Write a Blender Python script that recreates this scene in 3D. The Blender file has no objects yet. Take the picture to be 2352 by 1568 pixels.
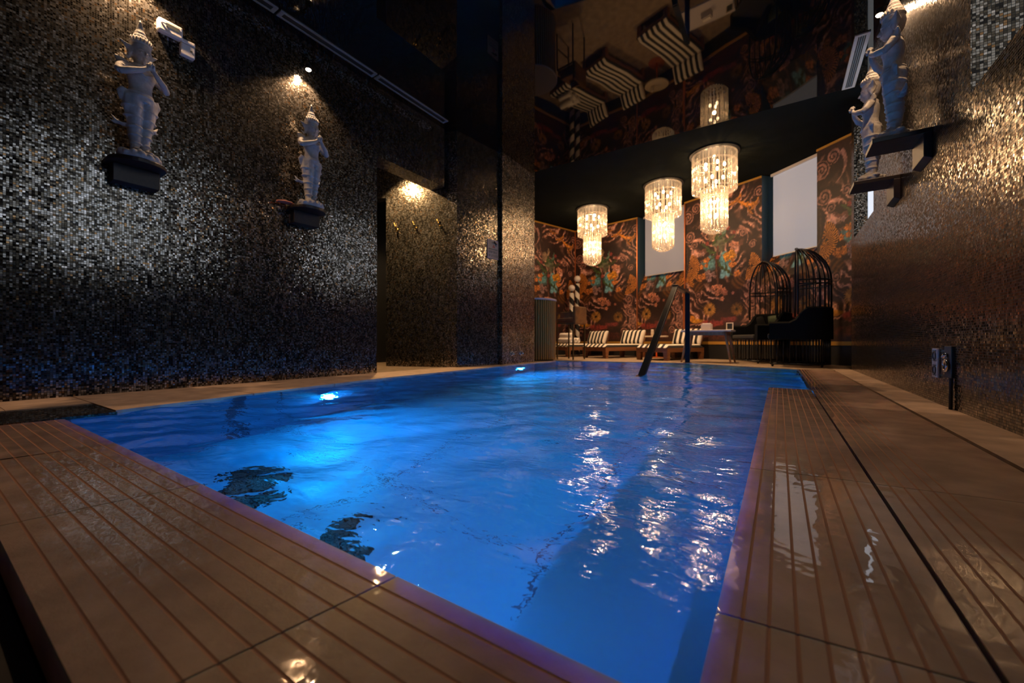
import bpy, bmesh, math, random
import numpy as np
from mathutils import Vector, Matrix

random.seed(7)
C = bpy.context.scene.collection
R = math.radians
PI = math.pi

# ------------------------------------------------------------------ helpers
class MB:
    """collects shapes into one mesh"""
    def __init__(s):
        s.v = []; s.f = []; s.m = []; s.mi = 0
    def add(s, vs, fs):
        b = len(s.v)
        s.v += [tuple(p) for p in vs]
        s.f += [tuple(i + b for i in f) for f in fs]
        s.m += [s.mi] * len(fs)
        return s
    def box(s, x0, x1, y0, y1, z0, z1):
        v = [(x0,y0,z0),(x1,y0,z0),(x1,y1,z0),(x0,y1,z0),(x0,y0,z1),(x1,y0,z1),(x1,y1,z1),(x0,y1,z1)]
        f = [(0,3,2,1),(4,5,6,7),(0,1,5,4),(1,2,6,5),(2,3,7,6),(3,0,4,7)]
        return s.add(v, f)
    def hexa(s, v):
        f = [(0,3,2,1),(4,5,6,7),(0,1,5,4),(1,2,6,5),(2,3,7,6),(3,0,4,7)]
        return s.add(v, f)
    def prism(s, poly, z0, z1):
        n = len(poly)
        a = sum(poly[i][0]*poly[(i+1)%n][1]-poly[(i+1)%n][0]*poly[i][1] for i in range(n))
        if a < 0: poly = poly[::-1]
        v = [(p[0],p[1],z0) for p in poly] + [(p[0],p[1],z1) for p in poly]
        f = [tuple(range(n))[::-1], tuple(range(n,2*n))]
        f += [(i,(i+1)%n,n+(i+1)%n,n+i) for i in range(n)]
        return s.add(v, f)
    def tube(s, pts, rad, n=10, caps=True, up=None):
        pts = [Vector(p) for p in pts]
        if not hasattr(rad, '__len__'): rad = [rad]*len(pts)
        rings = []; prev = None
        for i, p in enumerate(pts):
            a = pts[max(i-1,0)]; b = pts[min(i+1,len(pts)-1)]
            t = (b-a).normalized()
            if prev is None:
                ref = Vector((0,0,1)) if abs(t.z) < .9 else Vector((1,0,0))
                nx = t.cross(ref).normalized()
            else:
                nx = (prev - t*prev.dot(t)).normalized()
            prev = nx
            ny = t.cross(nx)
            r = rad[i]
            rx, ry = (r if hasattr(r,'__len__') else (r, r))
            rings.append([p + nx*(math.cos(2*PI*k/n)*rx) + ny*(math.sin(2*PI*k/n)*ry) for k in range(n)])
        v = [q for r in rings for q in r]; f = []
        for i in range(len(rings)-1):
            for k in range(n):
                f.append((i*n+k, i*n+(k+1)%n, (i+1)*n+(k+1)%n, (i+1)*n+k))
        if caps:
            f.append(tuple(range(n))[::-1]); f.append(tuple(range((len(rings)-1)*n, len(rings)*n)))
        return s.add(v, f)
    def loft(s, rings, n=20, caps=True):
        """rings: (z, cx, cy, rx, ry)"""
        v = []; f = []
        for (z,cx,cy,rx,ry) in rings:
            v += [(cx+rx*math.cos(2*PI*k/n), cy+ry*math.sin(2*PI*k/n), z) for k in range(n)]
        for i in range(len(rings)-1):
            for k in range(n):
                f.append((i*n+k, i*n+(k+1)%n, (i+1)*n+(k+1)%n, (i+1)*n+k))
        if caps:
            f.append(tuple(range(n))[::-1]); f.append(tuple(range((len(rings)-1)*n, len(rings)*n)))
        return s.add(v, f)
    def lathe(s, prof, n=24, cx=0, cy=0, caps=True):
        return s.loft([(z,cx,cy,r,r) for (r,z) in prof], n, caps)
    def ball(s, c, r, n=12, m=8):
        rx, ry, rz = r if hasattr(r,'__len__') else (r,r,r)
        rings = []
        for i in range(1,m):
            a = PI*i/m
            rings.append((c[2]-rz*math.cos(a), c[0], c[1], rx*math.sin(a), ry*math.sin(a)))
        return s.loft(rings, n)
    def torus(s, c, Rr, r, n=36, m=8, axis='z', sx=1, sy=1):
        v = []; f = []
        for i in range(n):
            a = 2*PI*i/n
            for k in range(m):
                b = 2*PI*k/m
                q = Rr + r*math.cos(b)
                p = (q*math.cos(a)*sx, q*math.sin(a)*sy, r*math.sin(b))
                if axis == 'x': p = (p[2], p[0], p[1])
                if axis == 'y': p = (p[0], p[2], p[1])
                v.append((c[0]+p[0], c[1]+p[1], c[2]+p[2]))
        for i in range(n):
            for k in range(m):
                f.append((i*m+k, ((i+1)%n)*m+k, ((i+1)%n)*m+(k+1)%m, i*m+(k+1)%m))
        return s.add(v, f)
    def mesh(s, name, mats, smooth=False, uv=False):
        me = bpy.data.meshes.new(name)
        me.from_pydata(s.v, [], s.f)
        if not isinstance(mats, (list,tuple)): mats = [mats]
        for m in mats: me.materials.append(m)
        if len(mats) > 1: me.polygons.foreach_set('material_index', s.m)
        if smooth: me.polygons.foreach_set('use_smooth', [True]*len(me.polygons))
        if uv: planar_uv(me)
        me.update()
        return me
    def obj(s, name, mats, parent=None, smooth=False, uv=False, bevel=0, loc=None, rotz=0):
        me = s.mesh(name, mats, smooth, uv)
        o = bpy.data.objects.new(name, me)
        C.objects.link(o)
        if parent is not None: o.parent = parent
        if loc is not None: o.location = loc
        if rotz: o.rotation_euler.z = rotz
        if bevel:
            b = o.modifiers.new('bevel','BEVEL'); b.width = bevel; b.segments = 2; b.limit_method = 'ANGLE'
        return o

def planar_uv(me):
    uvl = me.uv_layers.new(name='UVMap')
    for p in me.polygons:
        n = p.normal
        for li in p.loop_indices:
            co = me.vertices[me.loops[li].vertex_index].co
            if abs(n.z) > .7: uv = (co.x, co.y)
            else:
                t = Vector((-n.y, n.x)); t.normalize()
                uv = (co.x*t.x + co.y*t.y, co.z)
            uvl.data[li].uv = uv

def thing(name, label, cat, loc=(0,0,0), rotz=0, group=None):
    o = bpy.data.objects.new(name, None); C.objects.link(o)
    o.empty_display_size = .1
    o.location = loc; o.rotation_euler = (0,0,rotz)
    o['label'] = label; o['category'] = cat
    if group: o['group'] = group
    return o

def tag(o, label, cat, group=None, kind=None):
    o['label'] = label; o['category'] = cat
    if group: o['group'] = group
    if kind: o['kind'] = kind
    return o

def struct(o, label=None, cat=None):
    o['kind'] = 'structure'
    if label: o['label'] = label
    if cat: o['category'] = cat
    return o

def dup(root, loc, rotz, label=None):
    r = root.copy(); C.objects.link(r); r.location = loc; r.rotation_euler = (0,0,rotz)
    if label: r['label'] = label
    for ch in list(root.children):
        c = ch.copy(); C.objects.link(c); c.parent = r
        for g in ch.children:
            d = g.copy(); C.objects.link(d); d.parent = c
    return r

# ------------------------------------------------------------------ materials
def mat(name, col=(.5,.5,.5), rough=.5, metal=0, spec=.5, emit=None, estr=0, coat=0, coat_r=.05):
    m = bpy.data.materials.new(name); m.use_nodes = True
    b = m.node_tree.nodes['Principled BSDF']
    b.inputs['Base Color'].default_value = (*col,1)
    b.inputs['Roughness'].default_value = rough
    b.inputs['Metallic'].default_value = metal
    b.inputs['Specular IOR Level'].default_value = spec
    if coat:
        b.inputs['Coat Weight'].default_value = coat; b.inputs['Coat Roughness'].default_value = coat_r
    if emit:
        b.inputs['Emission Color'].default_value = (*emit,1)
        b.inputs['Emission Strength'].default_value = estr
    return m

def nt(m): return m.node_tree.nodes, m.node_tree.links
def bsdf(m): return m.node_tree.nodes['Principled BSDF']

def math_n(N, L, op, a, b=None, c=None):
    n = N.new('ShaderNodeMath'); n.operation = op
    for i, x in enumerate((a,b,c)):
        if x is None: continue
        if isinstance(x,(int,float)): n.inputs[i].default_value = x
        else: L.new(x, n.inputs[i])
    return n.outputs[0]

def add_noise(m, c1, c2, scale=8, detail=4, rough_var=None, bump=0, bscale=None, coord='Object', stretch=None):
    N, L = nt(m); b = bsdf(m)
    tc = N.new('ShaderNodeTexCoord')
    src = tc.outputs[coord]
    if stretch:
        mp = N.new('ShaderNodeMapping'); mp.inputs['Scale'].default_value = stretch
        L.new(src, mp.inputs['Vector']); src = mp.outputs['Vector']
    n = N.new('ShaderNodeTexNoise'); n.inputs['Scale'].default_value = scale; n.inputs['Detail'].default_value = detail
    L.new(src, n.inputs['Vector'])
    r = N.new('ShaderNodeValToRGB')
    r.color_ramp.elements[0].color = (*c1,1); r.color_ramp.elements[1].color = (*c2,1)
    r.color_ramp.elements[0].position = .35; r.color_ramp.elements[1].position = .68
    L.new(n.outputs['Fac'], r.inputs['Fac']); L.new(r.outputs['Color'], b.inputs['Base Color'])
    if rough_var:
        mr = N.new('ShaderNodeMapRange'); mr.inputs['To Min'].default_value, mr.inputs['To Max'].default_value = rough_var
        L.new(n.outputs['Fac'], mr.inputs['Value']); L.new(mr.outputs['Result'], b.inputs['Roughness'])
    if bump:
        n2 = N.new('ShaderNodeTexNoise'); n2.inputs['Scale'].default_value = bscale or scale*6; n2.inputs['Detail'].default_value = 3
        L.new(src, n2.inputs['Vector'])
        bp = N.new('ShaderNodeBump'); bp.inputs['Strength'].default_value = bump; bp.inputs['Distance'].default_value = .01
        L.new(n2.outputs['Fac'], bp.inputs['Height']); L.new(bp.outputs['Normal'], b.inputs['Normal'])
    return m

def mosaic(name, size=.0125, tint=(1,1,1), tilt=.14, rough=.19, wet=False):
    """small metallic glass tiles, each with its own tone and a slightly different tilt"""
    m = bpy.data.materials.new(name); m.use_nodes = True
    N, L = nt(m); b = bsdf(m)
    uv = N.new('ShaderNodeUVMap')
    sc = N.new('ShaderNodeVectorMath'); sc.operation = 'SCALE'; sc.inputs['Scale'].default_value = 1/size
    L.new(uv.outputs['UV'], sc.inputs[0])
    fl = N.new('ShaderNodeVectorMath'); fl.operation = 'FLOOR'; L.new(sc.outputs[0], fl.inputs[0])
    fr = N.new('ShaderNodeVectorMath'); fr.operation = 'FRACTION'; L.new(sc.outputs[0], fr.inputs[0])
    wn = N.new('ShaderNodeTexWhiteNoise'); wn.noise_dimensions = '3D'; L.new(fl.outputs[0], wn.inputs['Vector'])
    off = N.new('ShaderNodeVectorMath'); off.operation = 'ADD'; off.inputs[1].default_value = (37.3,11.7,5.1)
    L.new(fl.outputs[0], off.inputs[0])
    wn2 = N.new('ShaderNodeTexWhiteNoise'); wn2.noise_dimensions = '3D'; L.new(off.outputs[0], wn2.inputs['Vector'])
    ramp = N.new('ShaderNodeValToRGB'); cr = ramp.color_ramp; cr.interpolation = 'CONSTANT'
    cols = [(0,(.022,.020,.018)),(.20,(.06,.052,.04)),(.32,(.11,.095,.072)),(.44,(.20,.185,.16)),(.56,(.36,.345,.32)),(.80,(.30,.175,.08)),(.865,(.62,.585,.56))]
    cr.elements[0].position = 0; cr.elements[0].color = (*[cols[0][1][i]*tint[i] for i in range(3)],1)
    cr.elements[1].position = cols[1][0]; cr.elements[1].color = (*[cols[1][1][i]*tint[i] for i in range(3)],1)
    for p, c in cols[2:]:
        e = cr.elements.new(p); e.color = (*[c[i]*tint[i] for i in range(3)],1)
    s3 = N.new('ShaderNodeVectorMath'); s3.operation = 'MULTIPLY'; s3.inputs[1].default_value = (.5,.25,1)
    L.new(fl.outputs[0], s3.inputs[0])
    f3 = N.new('ShaderNodeVectorMath'); f3.operation = 'FLOOR'; L.new(s3.outputs[0], f3.inputs[0])
    wn3 = N.new('ShaderNodeTexWhiteNoise'); wn3.noise_dimensions = '3D'; L.new(f3.outputs[0], wn3.inputs['Vector'])
    big = math_n(N,L,'MULTIPLY_ADD',wn3.outputs['Value'],.34,-.02)
    L.new(math_n(N,L,'MULTIPLY_ADD',wn.outputs['Value'],.68,big), ramp.inputs['Fac'])
    # grout
    sep = N.new('ShaderNodeSeparateXYZ'); L.new(fr.outputs[0], sep.inputs[0])
    def edge(o):
        d = math_n(N,L,'SUBTRACT',o,.5); d = math_n(N,L,'ABSOLUTE',d); return d
    mx = math_n(N,L,'MAXIMUM',edge(sep.outputs['X']),edge(sep.outputs['Y']))
    g = math_n(N,L,'GREATER_THAN',mx,.43)
    mix = N.new('ShaderNodeMix'); mix.data_type = 'RGBA'
    L.new(g, mix.inputs['Factor']); L.new(ramp.outputs['Color'], mix.inputs['A']); mix.inputs['B'].default_value = (.018,.016,.014,1)
    L.new(mix.outputs['Result'], b.inputs['Base Color'])
    b.inputs['Metallic'].default_value = .9
    rr = math_n(N,L,'MULTIPLY_ADD',wn2.outputs['Value'],.13,rough-.1)
    rr2 = math_n(N,L,'MULTIPLY_ADD',g,.4,rr)
    L.new(rr2, b.inputs['Roughness'])
    # tilt of each tile
    ge = N.new('ShaderNodeNewGeometry')
    sub = N.new('ShaderNodeVectorMath'); sub.operation = 'SUBTRACT'; sub.inputs[1].default_value = (.5,.5,.5)
    L.new(wn2.outputs['Color'], sub.inputs[0])
    s2 = N.new('ShaderNodeVectorMath'); s2.operation = 'SCALE'; s2.inputs['Scale'].default_value = tilt
    L.new(sub.outputs[0], s2.inputs[0])
    s2b = N.new('ShaderNodeVectorMath'); s2b.operation = 'MULTIPLY'; s2b.inputs[1].default_value = (1,1,.4); L.new(s2.outputs[0], s2b.inputs[0])
    ad = N.new('ShaderNodeVectorMath'); ad.operation = 'ADD'
    L.new(ge.outputs['Normal'], ad.inputs[0]); L.new(s2b.outputs[0], ad.inputs[1])
    nm = N.new('ShaderNodeVectorMath'); nm.operation = 'NORMALIZE'; L.new(ad.outputs[0], nm.inputs[0])
    L.new(nm.outputs[0], b.inputs['Normal'])
    if wet:
        b.inputs['Coat Weight'].default_value = 1; b.inputs['Coat Roughness'].default_value = .03
    return m

M = {}
M['mosaic'] = mosaic('metallic mosaic')
M['mosaic_pillar'] = mosaic('reflection brightened mosaic', tint=(1.55,1.5,1.45), tilt=.2, rough=.3)  # tile colours lightened in place of the chandelier reflection on the pillar
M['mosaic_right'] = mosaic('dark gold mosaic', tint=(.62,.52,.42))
M['mosaic_floor'] = mosaic('wet floor mosaic', tint=(1,.8,.55), tilt=.35, rough=.2, wet=True)
M['black'] = mat('matt black', (.006,.006,.007), .6)
M['dark'] = mat('dark paint', (.012,.016,.016), .45)
M['ceiling_matt'] = add_noise(mat('dark green ceiling paint', (.011,.0125,.011), .8, 0, 0), (.010,.0115,.010), (.012,.0135,.012), 3)

def mirror_ceiling():
    m = bpy.data.materials.new('black stretch ceiling'); m.use_nodes = True
    N, L = nt(m); out = N['Material Output']; N.remove(N['Principled BSDF'])
    d = N.new('ShaderNodeBsdfDiffuse'); d.inputs['Color'].default_value = (.004,.005,.005,1)
    g = N.new('ShaderNodeBsdfGlossy'); g.inputs['Color'].default_value = (.075,.071,.065,1); g.inputs['Roughness'].default_value = .03
    tc = N.new('ShaderNodeTexCoord'); n = N.new('ShaderNodeTexNoise'); n.inputs['Scale'].default_value = 1.3; n.inputs['Detail'].default_value = 1
    L.new(tc.outputs['Object'], n.inputs['Vector'])
    bp = N.new('ShaderNodeBump'); bp.inputs['Strength'].default_value = .05; bp.inputs['Distance'].default_value = .05
    L.new(n.outputs['Fac'], bp.inputs['Height']); L.new(bp.outputs['Normal'], g.inputs['Normal'])
    a = N.new('ShaderNodeAddShader'); L.new(d.outputs[0], a.inputs[0]); L.new(g.outputs[0], a.inputs[1])
    L.new(a.outputs[0], out.inputs['Surface'])
    return m
M['mirror'] = mirror_ceiling()

def slab_mat(name, c1, c2, wet_axis=None, w0=0, w1=1):
    """porcelain paving; wet (a film of pool water) from the pool edge w0 out to about w1"""
    m = mat(name, c1, .5); add_noise(m, tuple(x*.8 for x in c1), c2, 9, 8)
    N, L = nt(m); b = bsdf(m)
    tc = N.new('ShaderNodeTexCoord')
    n2 = N.new('ShaderNodeTexNoise'); n2.inputs['Scale'].default_value = 70; n2.inputs['Detail'].default_value = 5; n2.inputs['Roughness'].default_value = .7
    L.new(tc.outputs['Object'], n2.inputs['Vector'])
    bp = N.new('ShaderNodeBump'); bp.inputs['Strength'].default_value = .5; bp.inputs['Distance'].default_value = .002
    L.new(n2.outputs['Fac'], bp.inputs['Height']); L.new(bp.outputs['Normal'], b.inputs['Normal'])
    if wet_axis:
        b.inputs['Subsurface Weight'].default_value = .28; b.inputs['Subsurface Radius'].default_value = (.01,.08,.60); b.inputs['Subsurface Scale'].default_value = 1
        sep = N.new('ShaderNodeSeparateXYZ'); L.new(tc.outputs['Object'], sep.inputs[0])
        n3 = N.new('ShaderNodeTexNoise'); n3.inputs['Scale'].default_value = 7; n3.inputs['Detail'].default_value = 3
        L.new(tc.outputs['Object'], n3.inputs['Vector'])
        pos = math_n(N,L,'MULTIPLY_ADD', n3.outputs['Fac'], .14*(1 if w1 > w0 else -1), sep.outputs[wet_axis])
        pos = math_n(N,L,'SUBTRACT', pos, .07*(1 if w1 > w0 else -1))
        mr = N.new('ShaderNodeMapRange'); mr.interpolation_type = 'SMOOTHSTEP'
        mr.inputs['From Min'].default_value = w1 - (w1-w0)*.35; mr.inputs['From Max'].default_value = w1
        mr.inputs['To Min'].default_value = 1; mr.inputs['To Max'].default_value = 0
        if w1 < w0:
            mr.inputs['From Min'].default_value = w1; mr.inputs['From Max'].default_value = w1 - (w1-w0)*.35
            mr.inputs['To Min'].default_value = 0; mr.inputs['To Max'].default_value = 1
        L.new(pos, mr.inputs['Value'])
        L.new(mr.outputs['Result'], b.inputs['Coat Weight'])
        b.inputs['Coat Roughness'].default_value = .025; b.inputs['Coat IOR'].default_value = 1.8
        n4 = N.new('ShaderNodeTexNoise'); n4.inputs['Scale'].default_value = 14; n4.inputs['Detail'].default_value = 2.5
        mp = N.new('ShaderNodeMapping'); mp.inputs['Scale'].default_value = (1,1,1)
        L.new(tc.outputs['Object'], mp.inputs['Vector']); L.new(mp.outputs[0], n4.inputs['Vector'])
        b2 = N.new('ShaderNodeBump'); b2.inputs['Strength'].default_value = .20; b2.inputs['Distance'].default_value = .006
        L.new(n4.outputs['Fac'], b2.inputs['Height']); L.new(b2.outputs['Normal'], b.inputs['Coat Normal'])
    return m
STONE1, STONE2 = (.31,.185,.14), (.42,.27,.205)
M['slab_near'] = slab_mat('grooved wet paving', STONE1, STONE2, 'Y', .42, .12)
M['slab_right'] = slab_mat('grooved wet paving beside pool', STONE1, STONE2, 'X', -.07, .40)
M['groove'] = mat('dry groove in paving', (.36,.185,.12), .7, 0, .2)
M['stone'] = slab_mat('warm beige stone floor', (.33,.24,.165), (.42,.31,.215))
M['strip'] = slab_mat('pale stone strip', (.60,.43,.32), (.70,.52,.40))

def liner():
    m = mat('pale blue pool liner', (.62,.76,.86), .45)
    N, L = nt(m); b = bsdf(m)
    tc = N.new('ShaderNodeTexCoord'); mp = N.new('ShaderNodeMapping')
    L.new(tc.outputs['Object'], mp.inputs['Vector'])
    n = N.new('ShaderNodeTexNoise'); n.inputs['Scale'].default_value = 2.2; n.inputs['Detail'].default_value = 5
    L.new(mp.outputs[0], n.inputs['Vector'])
    r = N.new('ShaderNodeValToRGB'); r.color_ramp.elements[0].color = (.02,.24,.42,1); r.color_ramp.elements[1].color = (.03,.31,.50,1)
    L.new(n.outputs['Fac'], r.inputs['Fac'])
    # welded seams about every 1.1 m
    sep = N.new('ShaderNodeSeparateXYZ'); L.new(tc.outputs['Object'], sep.inputs[0])
    def seam(o, ph):
        q = math_n(N,L,'ADD',o,ph); q = math_n(N,L,'DIVIDE',q,1.1); q = math_n(N,L,'FRACT',q)
        q = math_n(N,L,'SUBTRACT',q,.5); q = math_n(N,L,'ABSOLUTE',q); return math_n(N,L,'LESS_THAN',q,.007)
    s = math_n(N,L,'MAXIMUM',seam(sep.outputs['X'],.27),seam(sep.outputs['Y'],.1))
    mix = N.new('ShaderNodeMix'); mix.data_type = 'RGBA'; L.new(s, mix.inputs['Factor'])
    L.new(r.outputs['Color'], mix.inputs['A']); mix.inputs['B'].default_value = (.005,.06,.12,1)
    L.new(mix.outputs['Result'], b.inputs['Base Color'])
    return m
M['liner'] = liner()

def water_mat():
    m = bpy.data.materials.new('pool water'); m.use_nodes = True
    N, L = nt(m); out = N['Material Output']; N.remove(N['Principled BSDF'])
    g = N.new('ShaderNodeBsdfGlass'); g.inputs['IOR'].default_value = 1.33; g.inputs['Roughness'].default_value = 0
    g.inputs['Color'].default_value = (.92,.97,1,1)
    tc = N.new('ShaderNodeTexCoord')
    def noise(sc, det, st):
        mp = N.new('ShaderNodeMapping'); mp.inputs['Scale'].default_value = st
        mp.inputs['Rotation'].default_value = (0,0,R(-33))
        L.new(tc.outputs['Object'], mp.inputs['Vector'])
        n = N.new('ShaderNodeTexNoise'); n.inputs['Scale'].default_value = sc; n.inputs['Detail'].default_value = det
        n.inputs['Distortion'].default_value = .4
        L.new(mp.outputs[0], n.inputs['Vector']); return n.outputs['Fac']
    h = math_n(N,L,'MULTIPLY_ADD', noise(13,2.5,(.75,1.3,1)), 1.0, math_n(N,L,'MULTIPLY',noise(34,2,(.8,1.2,1)),.28))
    bp = N.new('ShaderNodeBump'); bp.inputs['Strength'].default_value = 1; bp.inputs['Distance'].default_value = .0042
    L.new(h, bp.inputs['Height']); L.new(bp.outputs['Normal'], g.inputs['Normal'])
    L.new(g.outputs[0], out.inputs['Surface'])
    return m
M['water'] = water_mat()

M['wood'] = add_noise(mat('warm teak', (.25,.1,.04), .45), (.17,.065,.025), (.30,.125,.05), 6, 5, stretch=(1,.15,6))
M['wood_light'] = add_noise(mat('light oak', (.35,.2,.1), .5), (.24,.13,.07), (.36,.21,.12), 6, 5, stretch=(8,8,.6))
M['tabletop'] = mat('grey white tabletop', (.55,.50,.52), .35)
M['statue'] = add_noise(mat('white lime washed plaster', (.62,.6,.58), .75), (.32,.31,.30), (.46,.445,.435), 18, 6, bump=.35, bscale=60)
M['shelf_dark'] = add_noise(mat('dark stained wood', (.02,.012,.01), .4), (.014,.009,.009), (.03,.018,.014), 8, 4, stretch=(1,6,6))
M['white_plastic'] = mat('white plastic', (.7,.68,.66), .4)
M['grey_plastic'] = mat('grey slotted plastic', (.06,.07,.07), .5)
M['chrome'] = mat('chrome', (.8,.8,.8), .12, 1)
M['steel_black'] = mat('black steel', (.012,.013,.016), .3, .3)
M['rail'] = mat('dark blue black powder coat', (.006,.009,.014), .3, 0, .25)
M['bronze'] = mat('bronze', (.25,.17,.06), .35, 1)
M['copper'] = mat('copper trim', (.62,.2,.07), .35, .6)
M['gold'] = mat('gold trim', (.6,.32,.06), .4, .5)
M['velvet_brown'] = add_noise(mat('brown velvet', (.2,.09,.025), .85), (.16,.07,.02), (.24,.11,.03), 10)
M['velvet_black'] = mat('black velvet', (.006,.006,.006), .9, 0, .08)
M['velvet_green'] = add_noise(mat('dark green velvet', (.02,.03,.012), .8), (.014,.024,.01), (.03,.042,.016), 12)
M['seat_grey'] = mat('charcoal seat fabric', (.04,.038,.035), .85, 0, .1)
M['flute'] = mat('olive green paint', (.32,.18,.045), .5)
M['lavender'] = mat('pale lavender top', (.5,.45,.55), .35)
M['towel'] = add_noise(mat('white towel', (.8,.74,.68), .9), (.74,.68,.62), (.84,.79,.74), 30, bump=.5, bscale=200)
M['globe'] = mat('white frosted globe', (.75,.68,.62), .25)
M['diffuser'] = mat('grey aluminium grille', (.22,.25,.27), .45, .3)
M['grille_light'] = mat('light grey aluminium grille', (.55,.52,.50), .45, .2)
M['teal_dark'] = mat('dark teal frame', (.045,.09,.12), .4)

def blind_mat(name, e, st):
    m = mat(name, (.30,.30,.31), .8)
    b = bsdf(m); N, L = nt(m)
    tc = N.new('ShaderNodeTexCoord'); n = N.new('ShaderNodeTexNoise'); n.inputs['Scale'].default_value = 220
    L.new(tc.outputs['Object'], n.inputs['Vector'])
    mr = N.new('ShaderNodeMapRange'); mr.inputs['To Min'].default_value = st*.93; mr.inputs['To Max'].default_value = st*1.07
    L.new(n.outputs['Fac'], mr.inputs['Value']); L.new(mr.outputs[0], b.inputs['Emission Strength'])
    b.inputs['Emission Color'].default_value = (*e,1)
    return m
M['blind_far'] = blind_mat('daylit roller blind', (.80,.86,1.0), .22)
M['blind_dim'] = blind_mat('dimmer daylit roller blind', (.82,.80,.88), .11)
M['blind_side'] = blind_mat('bright daylit roller blind', (.80,.88,1.0), .9)
M['blind_bright'] = blind_mat('uncovered bright strip', (.95,.92,.98), 1.0)

def emis(name, col, st):
    m = bpy.data.materials.new(name); m.use_nodes = True
    N, L = nt(m); out = N['Material Output']; N.remove(N['Principled BSDF'])
    e = N.new('ShaderNodeEmission'); e.inputs['Color'].default_value = (*col,1); e.inputs['Strength'].default_value = st
    L.new(e.outputs[0], out.inputs['Surface'])
    return m
M['spot_lens'] = emis('warm spot lens', (1,.72,.48), 60)
M['bulb'] = emis('warm bulb', (1,.70,.40), 45)
M['pool_lens_dim'] = emis('softer blue underwater lens', (.015,.38,1), 300)
M['pool_lens'] = emis('blue underwater lens', (.008,.40,1), 1100)

def crystal():
    m = bpy.data.materials.new('cut crystal'); m.use_nodes = True
    N, L = nt(m); out = N['Material Output']; N.remove(N['Principled BSDF'])
    t = N.new('ShaderNodeBsdfTransparent'); t.inputs['Color'].default_value = (.97,.96,.95,1)
    d = N.new('ShaderNodeBsdfTranslucent'); d.inputs['Color'].default_value = (.9,.86,.8,1)
    df = N.new('ShaderNodeBsdfDiffuse'); df.inputs['Color'].default_value = (.9,.86,.8,1)
    g = N.new('ShaderNodeBsdfGlossy'); g.inputs['Color'].default_value = (1,.9,.76,1); g.inputs['Roughness'].default_value = .10
    s1 = N.new('ShaderNodeMixShader'); s1.inputs[0].default_value = .5; L.new(d.outputs[0], s1.inputs[1]); L.new(df.outputs[0], s1.inputs[2])
    s2 = N.new('ShaderNodeMixShader'); s2.inputs[0].default_value = .58; L.new(s1.outputs[0], s2.inputs[1]); L.new(g.outputs[0], s2.inputs[2])
    s3 = N.new('ShaderNodeMixShader'); s3.inputs[0].default_value = .24; L.new(t.outputs[0], s3.inputs[1]); L.new(s2.outputs[0], s3.inputs[2])
    L.new(s3.outputs[0], out.inputs['Surface'])
    return m
M['crystal'] = crystal()

def stripes(name, axis, period, c1=(.78,.70,.60), c2=(.010,.010,.011), rough=.85, spiral=0):
    m = mat(name, c1, rough); N, L = nt(m); b = bsdf(m)
    tc = N.new('ShaderNodeTexCoord'); sep = N.new('ShaderNodeSeparateXYZ'); L.new(tc.outputs['Object'], sep.inputs[0])
    v = sep.outputs[axis]
    if spiral:
        at = math_n(N,L,'ARCTAN2',sep.outputs['Y'],sep.outputs['X'])
        v = math_n(N,L,'MULTIPLY_ADD',at,spiral,sep.outputs['Z'])
    q = math_n(N,L,'DIVIDE',v,period); q = math_n(N,L,'ADD',q,100.25); q = math_n(N,L,'FRACT',q); q = math_n(N,L,'GREATER_THAN',q,.5)
    mix = N.new('ShaderNodeMix'); mix.data_type = 'RGBA'; L.new(q, mix.inputs['Factor'])
    mix.inputs['A'].default_value = (*c2,1); mix.inputs['B'].default_value = (*c1,1)
    L.new(mix.outputs['Result'], b.inputs['Base Color'])
    return m
M['stripe'] = stripes('black and white striped canvas', 'X', .115)
M['barber'] = stripes('spiral striped pole', 'Z', .34, spiral=.34/(2*PI)*1.0, rough=.4)

# ------------------------------------------------------------------ camera
H_EYE = .36
YAW = R(33.47)
cam = bpy.data.cameras.new('camera'); co = bpy.data.objects.new('camera', cam); C.objects.link(co)
co.location = (0,0,H_EYE); co.rotation_euler = (PI/2, 0, YAW)
cam.sensor_width = 36; cam.lens = 36*929/2352
cam.clip_start = .02
cam.dof.use_dof = True; cam.dof.focus_distance = 1.5; cam.dof.aperture_fstop = 3.2
bpy.context.scene.camera = co

# ------------------------------------------------------------------ room shell
XL, XR = -3.87, .77
HC, HF = 3.30, 3.42            # hall mirror ceiling, far matt ceiling
mo = M['mosaic']
# left wall with the opening to the changing alcove
w = MB(); w.box(XL-.25, XL, -2.6, 3.03, -.02, HC); w.box(XL-.25, XL, 3.03, 4.16, 2.50, HC)
struct(w.obj('wall_left', mo, uv=True), 'left wall of small bronze and silver mosaic tiles', 'wall')
w = MB(); w.prism([(-3.75,4.28),(-3.64,5.15),(-3.64,5.3),(-4.0,5.4),(-4.0,4.33)], -.02, HC)
struct(w.obj('wall_alcove_side', mo, uv=True), 'mosaic wall carrying the notice, between alcove and pillar', 'wall')
w = MB(); w.prism([(-3.585,5.15),(-3.62,6.2),(-4.6,6.25),(-4.3,5.2)], -.02, HF+.02)
struct(w.obj('wall_pillar', M['mosaic_pillar'], uv=True), 'mosaic pillar at the end of the left wall', 'pillar')
w = MB()
w.prism([(-4.80,3.92),(-3.751,4.279),(-3.80,4.42),(-4.85,4.06)], -.02, HC)
w.prism([(-5.75,3.595),(-4.80,3.92),(-4.85,4.06),(-5.75,3.75)], 2.46, HC)
struct(w.obj('wall_alcove_back', mo, uv=True), 'gold lit mosaic back wall of the alcove with coat hooks', 'wall')
w = MB(); w.box(-5.85,-5.75,2.9,6.2,-.02,HC); w.box(-5.75,XL-.25,2.9,3.03,-.02,HC); w.box(-5.75,-4.7,6.1,6.2,-.02,HC)
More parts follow.
